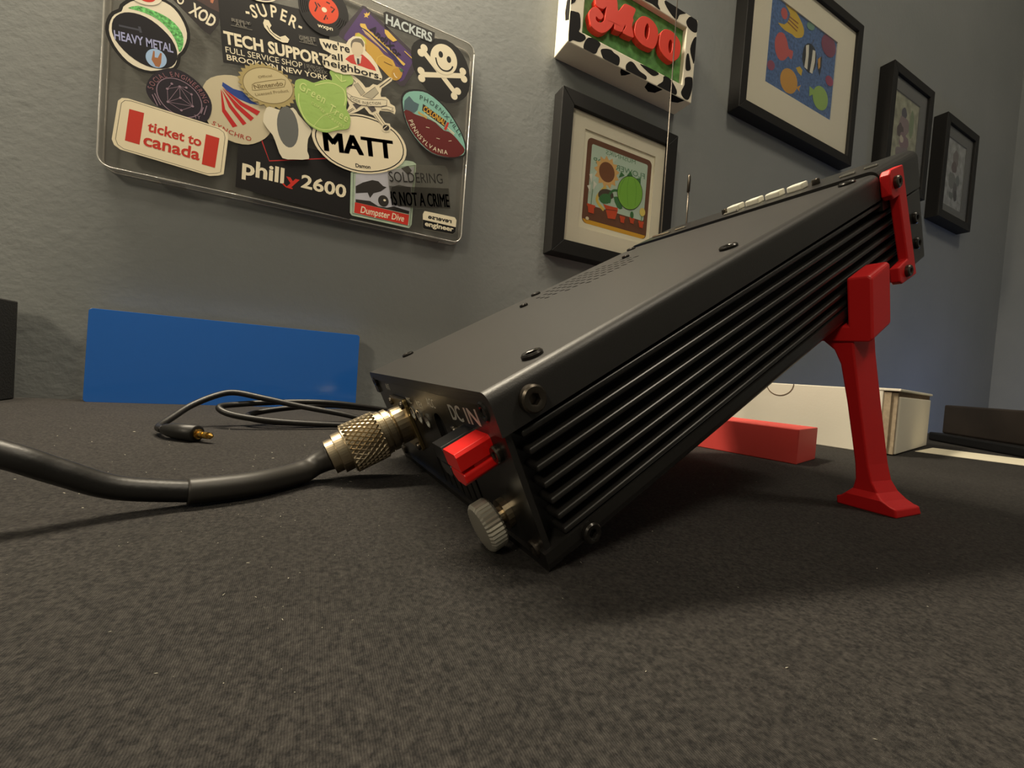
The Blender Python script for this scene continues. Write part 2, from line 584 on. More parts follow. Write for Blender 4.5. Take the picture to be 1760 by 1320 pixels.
# dust and lint on the mat: too small and too many to count
V = []; F = []
def fleck(x, y, r, el, ang):
    b = len(V); n = 5
    for k in range(n):
        t = 2 * PI * k / n
        a = r * el * math.cos(t) * random.uniform(.7, 1.2); c = r * math.sin(t) * random.uniform(.7, 1.2)
        V.append((x + a * math.cos(ang) - c * math.sin(ang), y + a * math.sin(ang) + c * math.cos(ang), 0.00012))
    V.append((x, y, 0.00012 + r * 0.8))
    for k in range(n):
        F.append((b + k, b + (k + 1) % n, b + n))
for i in range(330):
    x = random.uniform(-0.13, 0.30); y = random.uniform(0.03, 0.34)
    if random.random() < 0.55:
        x = random.gauss(0.005, 0.05); y = random.gauss(0.13, 0.06)
    if y < 0.02 or y > 0.42: continue
    fleck(x, y, random.uniform(0.00004, 0.00013) * (1 + 1.6 * max(0, y - 0.1) / 0.2), random.choice((1, 1, 1.3, 2.5, 5)), random.uniform(0, PI))
d = link_mesh('dust_flecks', V, F, mat('lint', (170, 166, 152), 0.9))
tag(d, 'scattered pale dust and lint on the black desk mat', 'dust', kind='stuff')

# ================================================================ the radio
LD = Vector((0.86553449, 0.04751405, 0.49859048))
UY = Vector((-0.05481309, 0.99849663, 0.0))
DD = Vector((0.43893558, 0.02409564, -0.89819539))
A0 = Vector((0.03400912, 0.07947449, 0.04235021))
C0 = Vector((0.05470508, 0.0806106, 0.0))
RW, RH, RL, RS = 134.6, 47.2, 230.0, 190.0
TOPN = (LD.cross(UY)).normalized()           # outward normal of the top plate
if TOPN.z < 0: TOPN = -TOPN
ENDN = (UY.cross(DD)).normalized()
if ENDN.x > 0: ENDN = -ENDN
SIDEN = -UY
def dv(s, w, d):
    return A0 + LD * (s / 1000) + UY * (w / 1000) + DD * (d / 1000)
def prism(prof, s0, s1, bev=0.0):
    n = len(prof)
    if area2(prof) < 0: prof = prof[::-1]
    V = [dv(s0, w, d) for w, d in prof] + [dv(s1, w, d) for w, d in prof]
    F = [(i, (i + 1) % n, n + (i + 1) % n, n + i) for i in range(n)]
    flat, tris = tri(prof)
    F += [t for t in tris] + [tuple(i + n for i in t[::-1]) for t in tris]
    return fix(V, F, bev)
def fix(V, F, bev=0.0, ang=35, segs=2):
    bm = bmesh.new()
    vs = [bm.verts.new(v) for v in V]
    for f in F:
        try: bm.faces.new([vs[i] for i in f])
        except ValueError: pass
    bmesh.ops.recalc_face_normals(bm, faces=bm.faces)
    if bev > 0:
        bm.normal_update()
        ed = [e for e in bm.edges if len(e.link_faces) == 2 and e.calc_face_angle(0) > math.radians(ang)]
        bmesh.ops.bevel(bm, geom=ed, offset=bev, segments=segs, profile=0.5, affect='EDGES', clamp_overlap=True)
    bm.verts.index_update()
    V2 = [v.co.copy() for v in bm.verts]; F2 = [[v.index for v in f.verts] for f in bm.faces]
    bm.free()
    return V2, F2
def dbox(s0, s1, w0, w1, d0, d1, bev=0.0, segs=2):
    return bm_box(lambda i, j, k: dv((s0, s1)[i], (w0, w1)[j], (d0, d1)[k]), bev / 1000.0, segs)
def arc(cx, cy, r, a0, a1, n=6):
    return [(cx + r * math.cos(math.radians(a0 + (a1 - a0) * k / n)), cy + r * math.sin(math.radians(a0 + (a1 - a0) * k / n))) for k in range(n + 1)]

radio = tag(empty('radio_transceiver', C0), 'black metal radio box tilted up on red legs with finned side', 'radio')
# inner chassis
link_mesh('chassis', *dbox(2, 226, 8, RW - 8, 4, RH - 3), 'black_void', radio)
# top cover: folded sheet, rounded long edges, side lips, grille slots through the top sheet
R = 3.2
lip = 10.6
cover_prof = [(0, lip), (0, R)] + arc(R, R, R, 180, 270, 6)[1:] + [(R + .02, 1.0), (RW - R - .02, 1.0)] + arc(RW - R, R, R, 270, 360, 6) + [(RW, lip), (RW - 6, lip), (RW - 6, 3.5), (6, 3.5), (6, lip)]
cover = link_mesh('top_cover', *prism(cover_prof, -1.0, RS), 'black_coat', radio)
for p in cover.data.polygons: p.use_smooth = True
cover.data.set_sharp_from_angle(angle=math.radians(30)) if hasattr(cover.data, 'set_sharp_from_angle') else None
holes = []
for i in range(13):
    for j in range(6):
        s = 86 + i * 5.0 + (2.5 if j % 2 else 0); w = 80 + j * 7.6
        if (i - 6) ** 2 / 40 + (j - 2.5) ** 2 / 8 > 1.15: continue
        holes.append([(s + 1.0 * math.cos(t), w + 2.3 * math.sin(t)) for t in [2 * PI * k / 8 for k in range(8)]])
V, F = plate([(-1.0, R), (RS, R), (RS, RW - R), (-1.0, RW - R)], holes, lambda a, b, h: dv(a, b, h), 0.98, 0.0)
link_mesh('top_sheet', *fix(V, F), 'black_coat', radio)
# bottom cover with its own side lips
bl = 41.2
bot_prof = [(0, bl), (6, bl), (6, RH - 3), (RW - 6, RH - 3), (RW - 6, bl), (RW, bl), (RW, RH - R)] + arc(RW - R, RH - R, R, 0, 90, 4)[1:] + arc(R, RH - R, R, 90, 180, 4)
link_mesh('bottom_cover', *prism(bot_prof, -1.0, 212), 'black_coat_smooth', radio)
# heat sinks: base plate plus seven fins on each long side
for side in (0, 1):
    wb = (lambda w: w) if side == 0 else (lambda w: RW - w)
    hs = link_mesh('heat_sink', *dbox(1.5, 212, *sorted((wb(6.2), wb(8.4))), lip - 1, bl + 1), 'black_fin', radio)
    for k, dc in enumerate((12.6, 17.3, 22.0, 26.7, 31.2, 35.8, 40.0)):
        s0 = 4.0 + 0.35 * k
        link_mesh('fin', *dbox(s0, 211.5, *sorted((wb(0.5), wb(6.4))), dc - 0.85, dc + 0.85, 0.6, 3), 'black_fin', hs)
# upper step of the near heat sink
link_mesh('edge_rail', *dbox(4, 211, 2.2, 7, lip - 0.2, lip + 0.7, 0.2), 'black_fin', radio)
# front panel block beyond the seam
fr = 4.0
fp_prof = [(0, 15.2), (0, fr - 1.3)] + arc(fr, fr - 1.3, fr, 180, 270, 6)[1:] + arc(RW - fr, fr - 1.3, fr, 270, 360, 6) + [(RW, 15.2)]
front = link_mesh('front_panel', *prism(fp_prof, RS + 1.0, RL), 'black_coat_smooth', radio)
link_mesh('front_block', *dbox(211.5, RL + 0.6, 0.3, RW - 0.3, 15.8, RH - 0.2, 0.8), 'black_coat_smooth', radio)
link_mesh('seam_filler', *dbox(RS - 1, RS + 2, 2, RW - 2, 1.2, 12), 'black_void', radio)
# end panel with vent slots and sockets cut through
slots = []
for k in range(7):
    w0 = 33 + k * 6.0
    slots.append([(w0, 29.0), (w0 + 1.7, 29.0), (w0 + 1.7, 43.0), (w0, 43.0)])
def circ(c, d, r, n=16): return [(c + r * math.cos(2 * PI * k / n), d + r * math.sin(2 * PI * k / n)) for k in range(n)]
socket = [(78.6, 15.6, 3.0), (70.2, 16.0, 3.0), (61.5, 16.4, 3.0)]
hl = slots + [circ(*q) for q in socket] + [rrect(43.5, 52.5, 11.5, 25.5, 4.2, 6)]
V, F = plate([(1.2, 1.4), (RW - 1.2, 1.4), (RW - 1.2, RH - 1.2), (1.2, RH - 1.2)], hl, lambda a, b, h: dv(h, a, b), 1.6, 0.0)
endp = link_mesh('end_panel', *fix(V, F), 'black_coat_smooth', radio)
link_mesh('vent_backing', *dbox(1.7, 2.4, 3, RW - 3, 3, RH - 3), 'black_void', radio)
for (w, d, r) in socket:
    V, F = lathe(dv(2.5, w, d), ENDN, [(1.6, -0.004), (1.6, 0.0012), (2.3, 0.0012), (2.3, 0.0028), (2.9, 0.0028), (2.9, 0.0)], 20)
    V, F = lathe(dv(1.6, w, d), ENDN, [(.0012, -.003), (.0016, .0006), (.0024, .0021), (.0030, .0021), (.0030, 0)], 20)
    link_mesh('jack_socket', V, F, 'chrome', endp)
# white legends printed on the end panel: text runs towards smaller w, capitals point to smaller d
def legend(s, a, b, t, heavy=0.0):
    ft = Flat(lambda a, b, h: dv(-h, a, b))
    ft.text(s, [a, b, t], 'letter_white', heavy=heavy)
    o = ft.mb.build('legend', endp)
    o.data.flip_normals()      # the (w, d) frame is left-handed on this face
legend('DC', (32.5, 11.3), (23.6, 10.8), (33.0, 6.6), 0.035)
legend('IN', (20.6, 10.7), (12.5, 10.2), (20.9, 6.2), 0.035)
for s_, w0, w1, d_, cap in (('ACC', 53.5, 45.5, 9.6, 3.2), ('KEY', 68.0, 60.5, 11.6, 2.6), ('MIC', 81.5, 75.5, 11.2, 2.4), ('ANT', 112.0, 104.5, 8.0, 3.0)):
    legend(s_, (w0, d_), (w1, d_), (w0, d_ - cap))

def screw(parent, s, w, d, axis, r, h=1.6, m='screw_black', hole=0.45, name='screw'):
    org = dv(s, w, d)
    V, F = lathe(org, axis, [(r * .9e-3, -0.0004), (r * 1e-3, 0.0), (r * 1e-3, (h - .45) * 1e-3), (r * .86e-3, h * 1e-3), (r * (hole + .1) * 1e-3, h * 1e-3), (r * hole * 1e-3, (h - .25) * 1e-3), (r * hole * 1e-3, 0.1e-3)], 24, hexr=(5, 6))
    o = link_mesh(name, V, F, m, parent)
    for p in o.data.polygons: p.use_smooth = len(p.vertices) == 4
    if hasattr(o.data, 'set_sharp_from_angle'): o.data.set_sharp_from_angle(angle=math.radians(35))
    return o
# top plate screws
for s, w in ((17.5, 8.8), (101, 8.8), (181, 7.0), (18.5, 127), (101, 127), (183, 127)):
    screw(radio, s, w, 0, TOPN, 2.9, 1.2, 'screw_black', 0.6)
for s, w in ((76.5, 103), (152, 103)):
    screw(radio, s, w, 0, TOPN, 2.2, 1.2)
# side bolts
screw(radio, 8.6, 0, 6.0, SIDEN, 3.3, 2.0, 'screw_steel', name='bolt')
screw(radio, 12.4, 0, 44.2, SIDEN, 2.7, 1.6, 'screw_black', name='bolt')
screw(radio, 8.6, RW, 6.0, UY, 3.3, 2.0, 'screw_steel', name='bolt')
# end panel screws
for w, d, r in ((5.2, 5.0, 2.6), (129.5, 5.0, 2.6), (5.2, 42.0, 2.4), (129.5, 42, 2.4), (7.6, 16.4, 2.3), (33.0, 15.0, 1.9)):
    screw(endp, 0, w, d, ENDN, r, 1.5, 'screw_steel' if r < 2.5 else 'screw_black')
for d in (26.8, 38.0):
    screw(radio, 222.0, 0.3, d, SIDEN, 2.6, 1.2, 'screw_black')
# antenna socket: square flange with threaded barrel
flange = link_mesh('antenna_socket', *fix(*plate(rrect(82.5, 105.5, 9.8, 32.4, 1.0, 2), [circ(92, 19.5, 5.5)] if False else [], lambda a, b, h: dv(h, a, b), 0.0, -1.6), bev=0.0003), 'brass_plate', radio)
for w, d in ((84.8, 12.0), (103.2, 12.0), (84.8, 30.2), (103.2, 30.2)):
    screw(flange, -1.6, w, d, ENDN, 1.7, 1.2, 'screw_steel')
AX = dv(0, 93.0, 21.0)
V, F = lathe(AX, ENDN, [(0.0079, 0.0), (0.0079, 0.006), (0.0072, 0.0065), (0.0079, 0.007), (0.0079, 0.012)], 28)
link_mesh('threaded_barrel', V, F, 'nickel', flange)
# earth terminal: stud and knurled thumb nut
stud = link_mesh('earth_stud', *lathe(dv(0, 16.8, 36.2), ENDN, [(0.0042, 0), (0.0042, 0.0018), (0.0024, 0.0019), (0.0024, 0.0075)], 20), 'nickel', endp)
V, F = lathe(dv(-3.6, 16.8, 36.2), ENDN, [(0.0035, 0.0), (0.0062, 0.0003), (0.0067, 0.0009), (0.0067, 0.0045), (0.0060, 0.0052), (0.0, 0.0053)], 72,
             wob=lambda i, k: 1.0 if i in (0, 5) or k % 2 else 0.945)
link_mesh('thumb_nut', V, F, 'dull_steel', endp)
# DC input: red and black side-by-side power housings
def housing(name, w0, w1, m, dep):
    # hooded block: outer loop in (w, d) with a groove through the middle of the open end
    mb = MB()
    V, F = fix(*prism([(w0 + .8, 12.0), (w1 - .8, 12.0), (w1, 12.8), (w1, 16.4), (w1 - .8, 16.5), (w0 + .8, 16.5), (w0, 16.4), (w0, 12.8)], -dep, 0.5), bev=0.0003)
    mb.add(V, F, m)
    V, F = fix(*prism([(w0 + .5, 17.3), (w1 - .5, 17.3), (w1, 17.8), (w1, 19.6), (w1 - 2.2, 21.0), (w0 + 2.2, 21.0), (w0, 19.6), (w0, 17.8)], -dep + .3, 0.5), bev=0.0003)
    mb.add(V, F, m)
    V, F = dbox(-dep * 0.62, 0.4, w0 + .6, w1 - .6, 16.2, 17.6)
    mb.add(V, F, m)
    return mb.build(name, endp)
housing('red_power_housing', 9.6, 18.4, 'red_connector', 9.6)
housing('black_power_housing', 18.6, 26.8, 'black_plastic', 9.6)

# keys and buttons on the front panel
def key(s0, s1, w0, w1, top, m, name='key'):
    link_mesh(name, *dbox(s0, s1, w0, w1, top, -1.2, 0.7, 2), m, front)
for k in range(4):
    key(206, 212, 66.3 - k * 10.6, 73.6 - k * 10.6, -4.4, 'key_white')
for w in (76.5, 30.0):
    screw(front, 209, w, -1.3, TOPN, 1.7, 2.6, 'screw_steel', name='key_screw')
for w0, w1, s in ((98, 106, 201), (110, 117, 201), (64, 72, 199.5), (4.5, 9.5, 203), (11.5, 17.5, 200.5), (118, 126, 203)):
    key(s, s + 2.2, w0, w1, -2.4, 'chrome', 'silver_button')

# ---------------------------------------------------------------- red brackets and legs of the stand
def stand_side(side, label_b, label_l):
    wb = (lambda w: w) if side == 0 else (lambda w: RW - w)
    N = SIDEN if side == 0 else UY
    # bracket: strip with two tabs
    loop = [(189.5, 1.8), (191.5, 0.5), (202.7, 1.0), (207.0, 47.6), (192.0, 46.8), (190.0, 45.0), (190.0, 39.2), (199.4, 38.6), (196.6, 11.8), (191.5, 11.8), (189.5, 9.8)]
    V, F = plate(loop, [], lambda a, b, h: dv(a, wb(h), b), -0.2, -3.6)
    br = link_mesh('stand_bracket', *fix(V, F, bev=0.0005), 'red_print_plastic')
    tag(br, label_b, 'bracket', 'red printed brackets of the stand')
    for s, d in ((194.2, 6.0), (197.2, 43.0)):
        screw(br, s, wb(-3.6), d, N, 2.5, 1.5, 'screw_steel', name='bolt')
    # support: hooked clip round the lower edge, shank, flared foot
    Minv = Matrix((LD, UY, DD)).transposed().inverted()
    def mir(p):
        if side == 0: return Vector(p)
        q = Minv @ (Vector(p) - A0)
        return A0 + LD * q.x + UY * (RW / 1000 - q.y) + DD * q.z
    leg = tag(empty('clip_on_support', mir((0.222, 0.088, 0.0))), label_l, 'support', 'red printed supports of the radio')
    prof = [(-8.2, 31.2), (-7.2, 30.2), (-0.4, 30.2), (-0.4, 47.6), (18, 47.6), (18, 49.6), (12, 53.0), (-7.0, 54.0), (-8.2, 52.8)]
    n = len(prof)
    V = [dv(s - 0.2 * (d - 41), wb(w), d) for s in (151.0, 167.0) for w, d in prof]
    F = [(i, (i + 1) % n, n + (i + 1) % n, n + i) for i in range(n)]
    flat, tris = tri(prof)
    F += [t for t in tris] + [tuple(i + n for i in t[::-1]) for t in tris]
    link_mesh('clip', *fix(V, F, bev=0.0007), 'red_print_plastic', leg)
    rows = [(0.0740, 0.0858, 0.1010), (0.0695, 0.0860, 0.0968), (0.0655, 0.0862, 0.0930), (0.0600, 0.0862, 0.0914), (0.0450, 0.0862, 0.0908), (0.0200, 0.0860, 0.0906), (0.0130, 0.0854, 0.0911),
            (0.0085, 0.0838, 0.0926), (0.0058, 0.0815, 0.0948), (0.0042, 0.0793, 0.0966), (0.0036, 0.0776, 0.0982), (0.0, 0.0774, 0.0984)]
    V = []; F = []
    for z, y0_, y1_ in rows:
        x0_ = 0.187 + 0.407 * (0.068 - z); x1_ = x0_ + 0.0170 + (0.0025 * max(0, 0.013 - z) / 0.013)
        if z < 0.006: x0_ -= 0.0022
        for x, y in ((x0_, y0_), (x0_, y1_), (x1_, y0_), (x1_, y1_)):
            V.append(mir((x, y, z)))
    n = len(rows)
    for i in range(n - 1):
        a = 4 * i; b = 4 * (i + 1)
        F += [(a, a + 1, b + 1, b), (a + 2, b + 2, b + 3, a + 3), (a, b, b + 2, a + 2), (a + 1, a + 3, b + 3, b + 1)]
    F += [(0, 2, 3, 1), (4 * n - 4, 4 * n - 3, 4 * n - 1, 4 * n - 2)]
    link_mesh('shank', *fix(V, F, bev=0.0006, ang=50), 'red_print_plastic', leg)
stand_side(0, 'red bracket bolted to the near finned side of the radio', 'red clip-on support with flared foot under the near side of the radio')
stand_side(1, 'red bracket on the far side of the radio facing the wall', 'red clip-on support under the far side of the radio near the wall')

# ================================================================ coaxial feed cable with plug
coax = tag(empty('coaxial_cable', (-0.03, 0.143, 0.0)), 'thick black cable with knurled nickel plug screwed to the radio', 'cable')
plug = link_mesh('plug_shell', *lathe(AX, ENDN, [(0.0078, 0.0075), (0.0088, 0.0078), (0.0088, 0.0098), (0.0084, 0.0100), (0.0084, 0.0104), (0.0090, 0.0106), (0.0090, 0.0122), (0.0094, 0.0124), (0.0094, 0.0262), (0.0080, 0.0264), (0.0080, 0.0298), (0.0068, 0.0300), (0.0068, 0.0330), (0.0040, 0.0331)], 48), 'nickel', coax)
# diamond knurl: two crossing sets of helical ridges
V = []; F = []
a_, u_, v_ = frame_axes(ENDN)
for hand in (1, -1):
    for k in range(30):
        b = len(V); n = 9
        for i in range(n):
            t = i / (n - 1); th = 2 * PI * k / 30 + hand * t * 0.85
            h = 0.0128 + t * 0.0130
            for dth, rr in ((-0.045, 0.00938), (0.0, 0.00998), (0.045, 0.00938)):
                V.append(AX + a_ * h + (u_ * math.cos(th + dth) + v_ * math.sin(th + dth)) * rr)
        for i in range(n - 1):
            for j in range(2):
                q = (b + 3 * i + j, b + 3 * i + j + 1, b + 3 * i + j + 4, b + 3 * i + j + 3)
                F.append(q if hand == 1 else q[::-1])
        F += [(b, b + 1, b + 2), (b + 3 * n - 1, b + 3 * n - 2, b + 3 * n - 3)]
link_mesh('knurling', *fix(V, F), 'nickel', plug)
p0 = AX + ENDN * 0.033; p1 = AX + ENDN * 0.045
pathA = spline([p0, AX + ENDN * 0.0385, (-0.0010, 0.1672, 0.0046), (-0.0124, 0.1570, 0.0043), (-0.0215, 0.1525, 0.0043), (-0.0307, 0.1497, 0.0044)], 8)
link_mesh('heat_shrink_sleeve', *tube(pathA, lambda t: 0.0041 - 0.0002 * t + 0.0009 * math.exp(-t / 0.12) + 0.0003 * math.exp(-((t - 0.40) / 0.03) ** 2), 22), 'heat_shrink', coax, smooth=True)
pathB = spline([(-0.0285, 0.1503, 0.0044), (-0.0307, 0.1497, 0.0045), (-0.0456, 0.1459, 0.0075), (-0.0560, 0.1425, 0.0132), (-0.0655, 0.1405, 0.0184), (-0.0900, 0.142, 0.0270), (-0.14, 0.15, 0.029), (-0.20, 0.165, 0.018), (-0.27, 0.18, 0.0040), (-0.36, 0.19, 0.0034)], 10)
link_mesh('cable_jacket', *tube(pathB, 0.0032, 22), 'black_rubber', coax, smooth=True)

# ================================================================ audio lead with mini jack
aux = tag(empty('audio_cable', (-0.05, 0.29, 0.0)), 'thin black lead with gold mini jack lying looped on the mat', 'cable')
J0 = Vector((-0.0655, 0.2665, 0.0046)); J1 = Vector((-0.0500, 0.2555, 0.0040)); jd = (J1 - J0).normalized()
link_mesh('plug_body', *lathe(J0, jd, [(0.0016, -0.0015), (0.0026, 0.0), (0.0036, 0.004), (0.0042, 0.009), (0.0044, (J1 - J0).length), (0.0036, (J1 - J0).length + 0.0004)], 24), 'black_rubber', aux, smooth=True)
L0 = (J1 - J0).length
link_mesh('jack_tip', *lathe(J0 + jd * L0, jd, [(0.0026, -0.001), (0.0026, 0.0012), (0.00175, 0.0014), (0.00175, 0.0040), (0.0013, 0.0042), (0.0013, 0.0046), (0.00175, 0.0048), (0.00175, 0.0068), (0.0011, 0.0071), (0.00165, 0.0082), (0.0005, 0.0096)], 20), 'gold', aux)
mm = lambda L: [(a / 1000, b / 1000, c / 1000) for a, b, c in L]
lead = mm([(-66.5, 267.5, 4.4), (-71, 279, 4.0), (-68.0, 291, 7.8), (-62.5, 303, 13.2), (-52, 311, 18.9), (-42.7, 314, 20.9), (-27.4, 312, 18.3), (-3.6, 310, 13.5), (22, 309, 9.1), (42, 310, 4.4), (62, 316, 2.2),
           (84, 328, 2.0), (92, 342, 3), (78, 352, 5), (40, 330, 12.5), (10.6, 321, 15.8), (-17, 318, 15.3), (-40, 313, 13.6), (-49, 304, 12.4), (-41, 298, 8.6), (-19, 297, 5.3), (11, 300, 3.2), (40, 305, 2.2),
           (72, 312, 2.1), (98, 330, 2.2), (104, 352, 4), (84, 366, 6), (44, 346, 9.5), (14, 333, 12.6), (-10, 326, 11), (-30, 318, 8), (-34, 308, 6.0), (-20, 303, 4.0), (10, 308, 2.2), (46, 318, 2.1), (90, 345, 2.1), (130, 390, 2.1), (180, 425, 2.1), (240, 435, 2.1)])
link_mesh('lead', *tube(spline(lead, 7), 0.0019, 12), 'black_rubber', aux, smooth=True)

# ================================================================ things along the wall
def thing_box(name, label, cat, V, F, m):
    return tag(link_mesh(name, V, F, m), label, cat)
# blue glossy panel leaning on the wall
V, F = plate(rrect(-156.0, 41.2, 0.0, 72.5, 2.6, 5), [], lambda a, b, h: (a / 1000, (436 - h) / 1000 + b * 0.00004, b / 1000), 0.0, 8.0)
V, F = fix(V, F, bev=0.0010, ang=50, segs=3)
thing_box('blue_panel', 'glossy blue rectangular panel standing on the mat against the wall', 'panel', V, F, 'blue_gloss')
# black block at the left edge
blk = tag(empty('black_block', (-0.255, 0.42, 0.0)), 'tall matt black block at the left edge beside the blue panel', 'block')
link_mesh('body', *box(-0.31, -0.2015, 0.405, 0.437, 0.0, 0.0726, 0.0012, 2), 'left_black', blk)
link_mesh('end_cap', *box(-0.2015, -0.1960, 0.4065, 0.4355, 0.0, 0.0722, 0.0010, 2), 'left_black', blk)

# white carton behind the leg
yaw = math.radians(12)
ux_ = Vector((math.cos(yaw), math.sin(yaw), 0)); uy_ = Vector((-math.sin(yaw), math.cos(yaw), 0))
K = Vector((0.447, 0.1735, 0))
carton = tag(empty('carton', K + ux_ * 0.06 + uy_ * 0.08), 'long white cardboard carton with tucked end flap behind the red leg', 'box')
def obox(o, x0, x1, y0, y1, z0, z1, bev=0.0):
    return bm_box(lambda i, j, k: o + ux_ * (x0, x1)[i] + uy_ * (y0, y1)[j] + Vector((0, 0, (z0, z1)[k])), bev, 2)
CW, CL, CH = 0.168, 0.20, 0.0565
link_mesh('body', *obox(K, 0, CW, 0.006, CL, 0, CH, 0.0008), 'white_card', carton)
link_mesh('end_flap', *obox(K, 0.009, CW + 0.001, -0.004, 0.0, 0.001, CH - 0.0055, 0.0008), 'white_card', carton)
link_mesh('top_flap', *obox(K, -0.0005, CW + 0.0015, -0.005, 0.010, CH - 0.0010, CH + 0.0012, 0.0005), 'white_card', carton)
link_mesh('flap_edge', *obox(K, 0.0035, 0.0075, -0.003, 0.0055, 0.001, CH - 0.002, 0.0004), 'card_core', carton)
link_mesh('inner_flap', *obox(K, 0.0012, 0.0035, 0.001, 0.0062, 0.001, CH - 0.002, 0.0002), 'card_core', carton)
link_mesh('flap_slit', *obox(K, 0.004, CW, -0.0030, 0.004, CH - 0.0056, CH - 0.0012), 'brown_card', carton)
# thumb notch: a pressed half-round tab on the long face
th = []
for k in range(17):
    a = PI + PI * k / 16
    th.append((0.086 + 0.0125 * math.cos(a), CH + 0.0125 * math.sin(a)))
outl = th + [(p[0], p[1]) for p in [(0.086 + 0.0118 * math.cos(PI + PI * k / 16), CH + 0.0118 * math.sin(PI + PI * k / 16)) for k in range(16, -1, -1)]]
V, F = plate(outl, [], lambda a, b, h: K + uy_ * a + ux_ * h + Vector((0, 0, b)), -0.0004, 0.0002)
link_mesh('thumb_notch', *fix(V, F), 'brown_card', carton)
# red bar lying in front of the carton
Kb = Vector((0.292, 0.160, 0))
yb = math.radians(15)
bx_ = Vector((math.cos(yb), math.sin(yb), 0)); by_ = Vector((-math.sin(yb), math.cos(yb), 0))
V, F = bm_box(lambda i, j, k: Kb + bx_ * (0, 0.046)[i] + by_ * (0, 0.12)[j] + Vector((0, 0, (0, 0.0235)[k])), 0.0006, 2)
bar = thing_box('red_bar', 'red plastic bar lying on the mat beneath the raised radio', 'bar', V, F, 'red_bar_plastic')
# paper strip under the riser
Vp, Fp = bm_box(lambda i, j, k: (((0.528, 0.184), (0.578, 0.062))[j][0] + (0, 0.075)[i], ((0.528, 0.184), (0.578, 0.062))[j][1] + (0, 0.012)[i], (0.0, 0.0004)[k]))
paper = thing_box('paper_sheet', 'strip of white paper lying on the mat beside the carton', 'paper', Vp, Fp, 'paper')
# dark riser at the right edge
riser = tag(empty('dark_riser', (0.72, 0.17, 0.0)), 'low dark brown box with a black base rail at the right edge', 'box')
rd = Vector((0.65, 0.76, 0)).normalized(); rn = Vector((rd.y, -rd.x, 0))
Kr = Vector((0.6420, 0.1405, 0))
def rbox(t0, t1, n0, n1, z0, z1, bev):
    return bm_box(lambda i, j, k: Kr + rd * (t0, t1)[i] + rn * (n0, n1)[j] + Vector((0, 0, (z0, z1)[k])), bev, 2)
link_mesh('base_rail', *rbox(-0.12, 0.135, 0.0, 0.13, 0.0004, 0.011, 0.002), 'riser_black', riser)
link_mesh('body', *rbox(-0.115, 0.132, 0.012, 0.128, 0.011, 0.0475, 0.002), 'riser_dark', riser)

# whip antennas on a small base behind the radio
ant = tag(empty('whip_antenna', (0.31, 0.30, 0.0)), 'two thin metal whip antennas rising behind the radio', 'antenna')
link_mesh('base', *box(0.275, 0.345, 0.285, 0.315, 0.0, 0.022, 0.002, 2), 'black_plastic', ant)
link_mesh('long_whip', *tube([Vector((0.2955, 0.30, 0.018)), Vector((0.2936, 0.30, 0.194)), Vector((0.2886, 0.30, 0.46))], lambda t: 0.00075 - 0.0003 * t, 10), 'screw_steel', ant, smooth=True)
sw = link_mesh('short_whip', *tube([Vector((0.331, 0.30, 0.018)), Vector((0.3253, 0.30, 0.2106)), Vector((0.3243, 0.30, 0.245))], 0.0008, 10), 'screw_steel', ant, smooth=True)
link_mesh('whip_tip', *lathe((0.3244, 0.30, 0.2375), (-0.02, 0, 1), [(0.0009, 0), (0.0015, 0.0004), (0.0015, 0.0150), (0.0009, 0.0172), (0.0003, 0.0175)], 14), 'screw_steel', sw, smooth=True)

# ================================================================ clear laptop cover with stickers
lap = tag(empty('laptop_cover', (-0.009, WY, 0.184)), 'clear plastic laptop cover on the wall crowded with stickers', 'laptop cover')
LX0, LX1, LZ0, LZ1 = -157.5, 139.0, 183.5, 394.5
V, F = plate(rrect(LX0, LX1, LZ0, LZ1, 9, 6), [], wall_plane(438.0), 0.0, 1.4)
link_mesh('clear_sheet', V, F, 'clear_plastic', lap)
V, F = plate(rrect(LX0 - .3, LX1 + .3, LZ0 - .3, LZ1 + .3, 9.3, 6), [rrect(LX0 + 1.0, LX1 - 1.0, LZ0 + 1.0, LZ1 - 1.0, 8.0, 6)], wall_plane(448.2), 0.0, 12.0)
link_mesh('rim', V, F, 'clear_edge', lap)
for yb_, rr in ((0.4364, 0.00055), (0.4476, 0.00045)):  # pale loops added as the bright highlight lines along the rim
    loop = [Vector((a / 1000, yb_, b / 1000)) for a, b in rrect(LX0, LX1, LZ0, LZ1, 9, 8)]
    link_mesh('edge_highlight', *tube(loop + [loop[0]], rr, 8), 'edge_highlight_haze', lap, smooth=True)
for x in (-120, 100):
    link_mesh('clip_tab', *box(x / 1000, x / 1000 + 0.016, 0.4345, 0.4485, 0.1815, 0.1838, 0.0006), 'clear_edge', lap)

_lay = [0.0]
class Sticker:
    """One sticker: die-cut base and, as its child, the print on it."""
    def __init__(self, outline, m, label, smooth=0, thick=0.055):
        _lay[0] += 0.065
        z = _lay[0]
        if smooth: outline = smooth_loop(outline, smooth)
        self.outline = outline
        V, F = plate(outline, [], wall_plane(436.58), z - thick, z)
        self.base = tag(link_mesh('sticker', *fix(V, F), m, lap), label)
        self.p = Flat(wall_plane(436.58), z)
        self.p.step = 0.010
    def done(self):
        if self.p.mb.v:
            self.p.mb.build('print', self.base)
        _lay[0] = self.p.z
WHT = 'white_print'; BLK = ink((22, 21, 22)); DGR = ink((52, 50, 50)); RED = ink((202, 58, 44)); GRY = ink((140, 136, 126)); INK = ink((48, 44, 42))
mat('holo_teal', (186, 206, 182), 0.35, metal=0.2, var=0.2, vscale=60)
mat('holo_green', (120, 210, 120), 0.3, metal=0.3, var=0.7, vscale=500)
mat('holo_blue', (196, 196, 206), 0.35, metal=0.2, var=0.15, vscale=40)

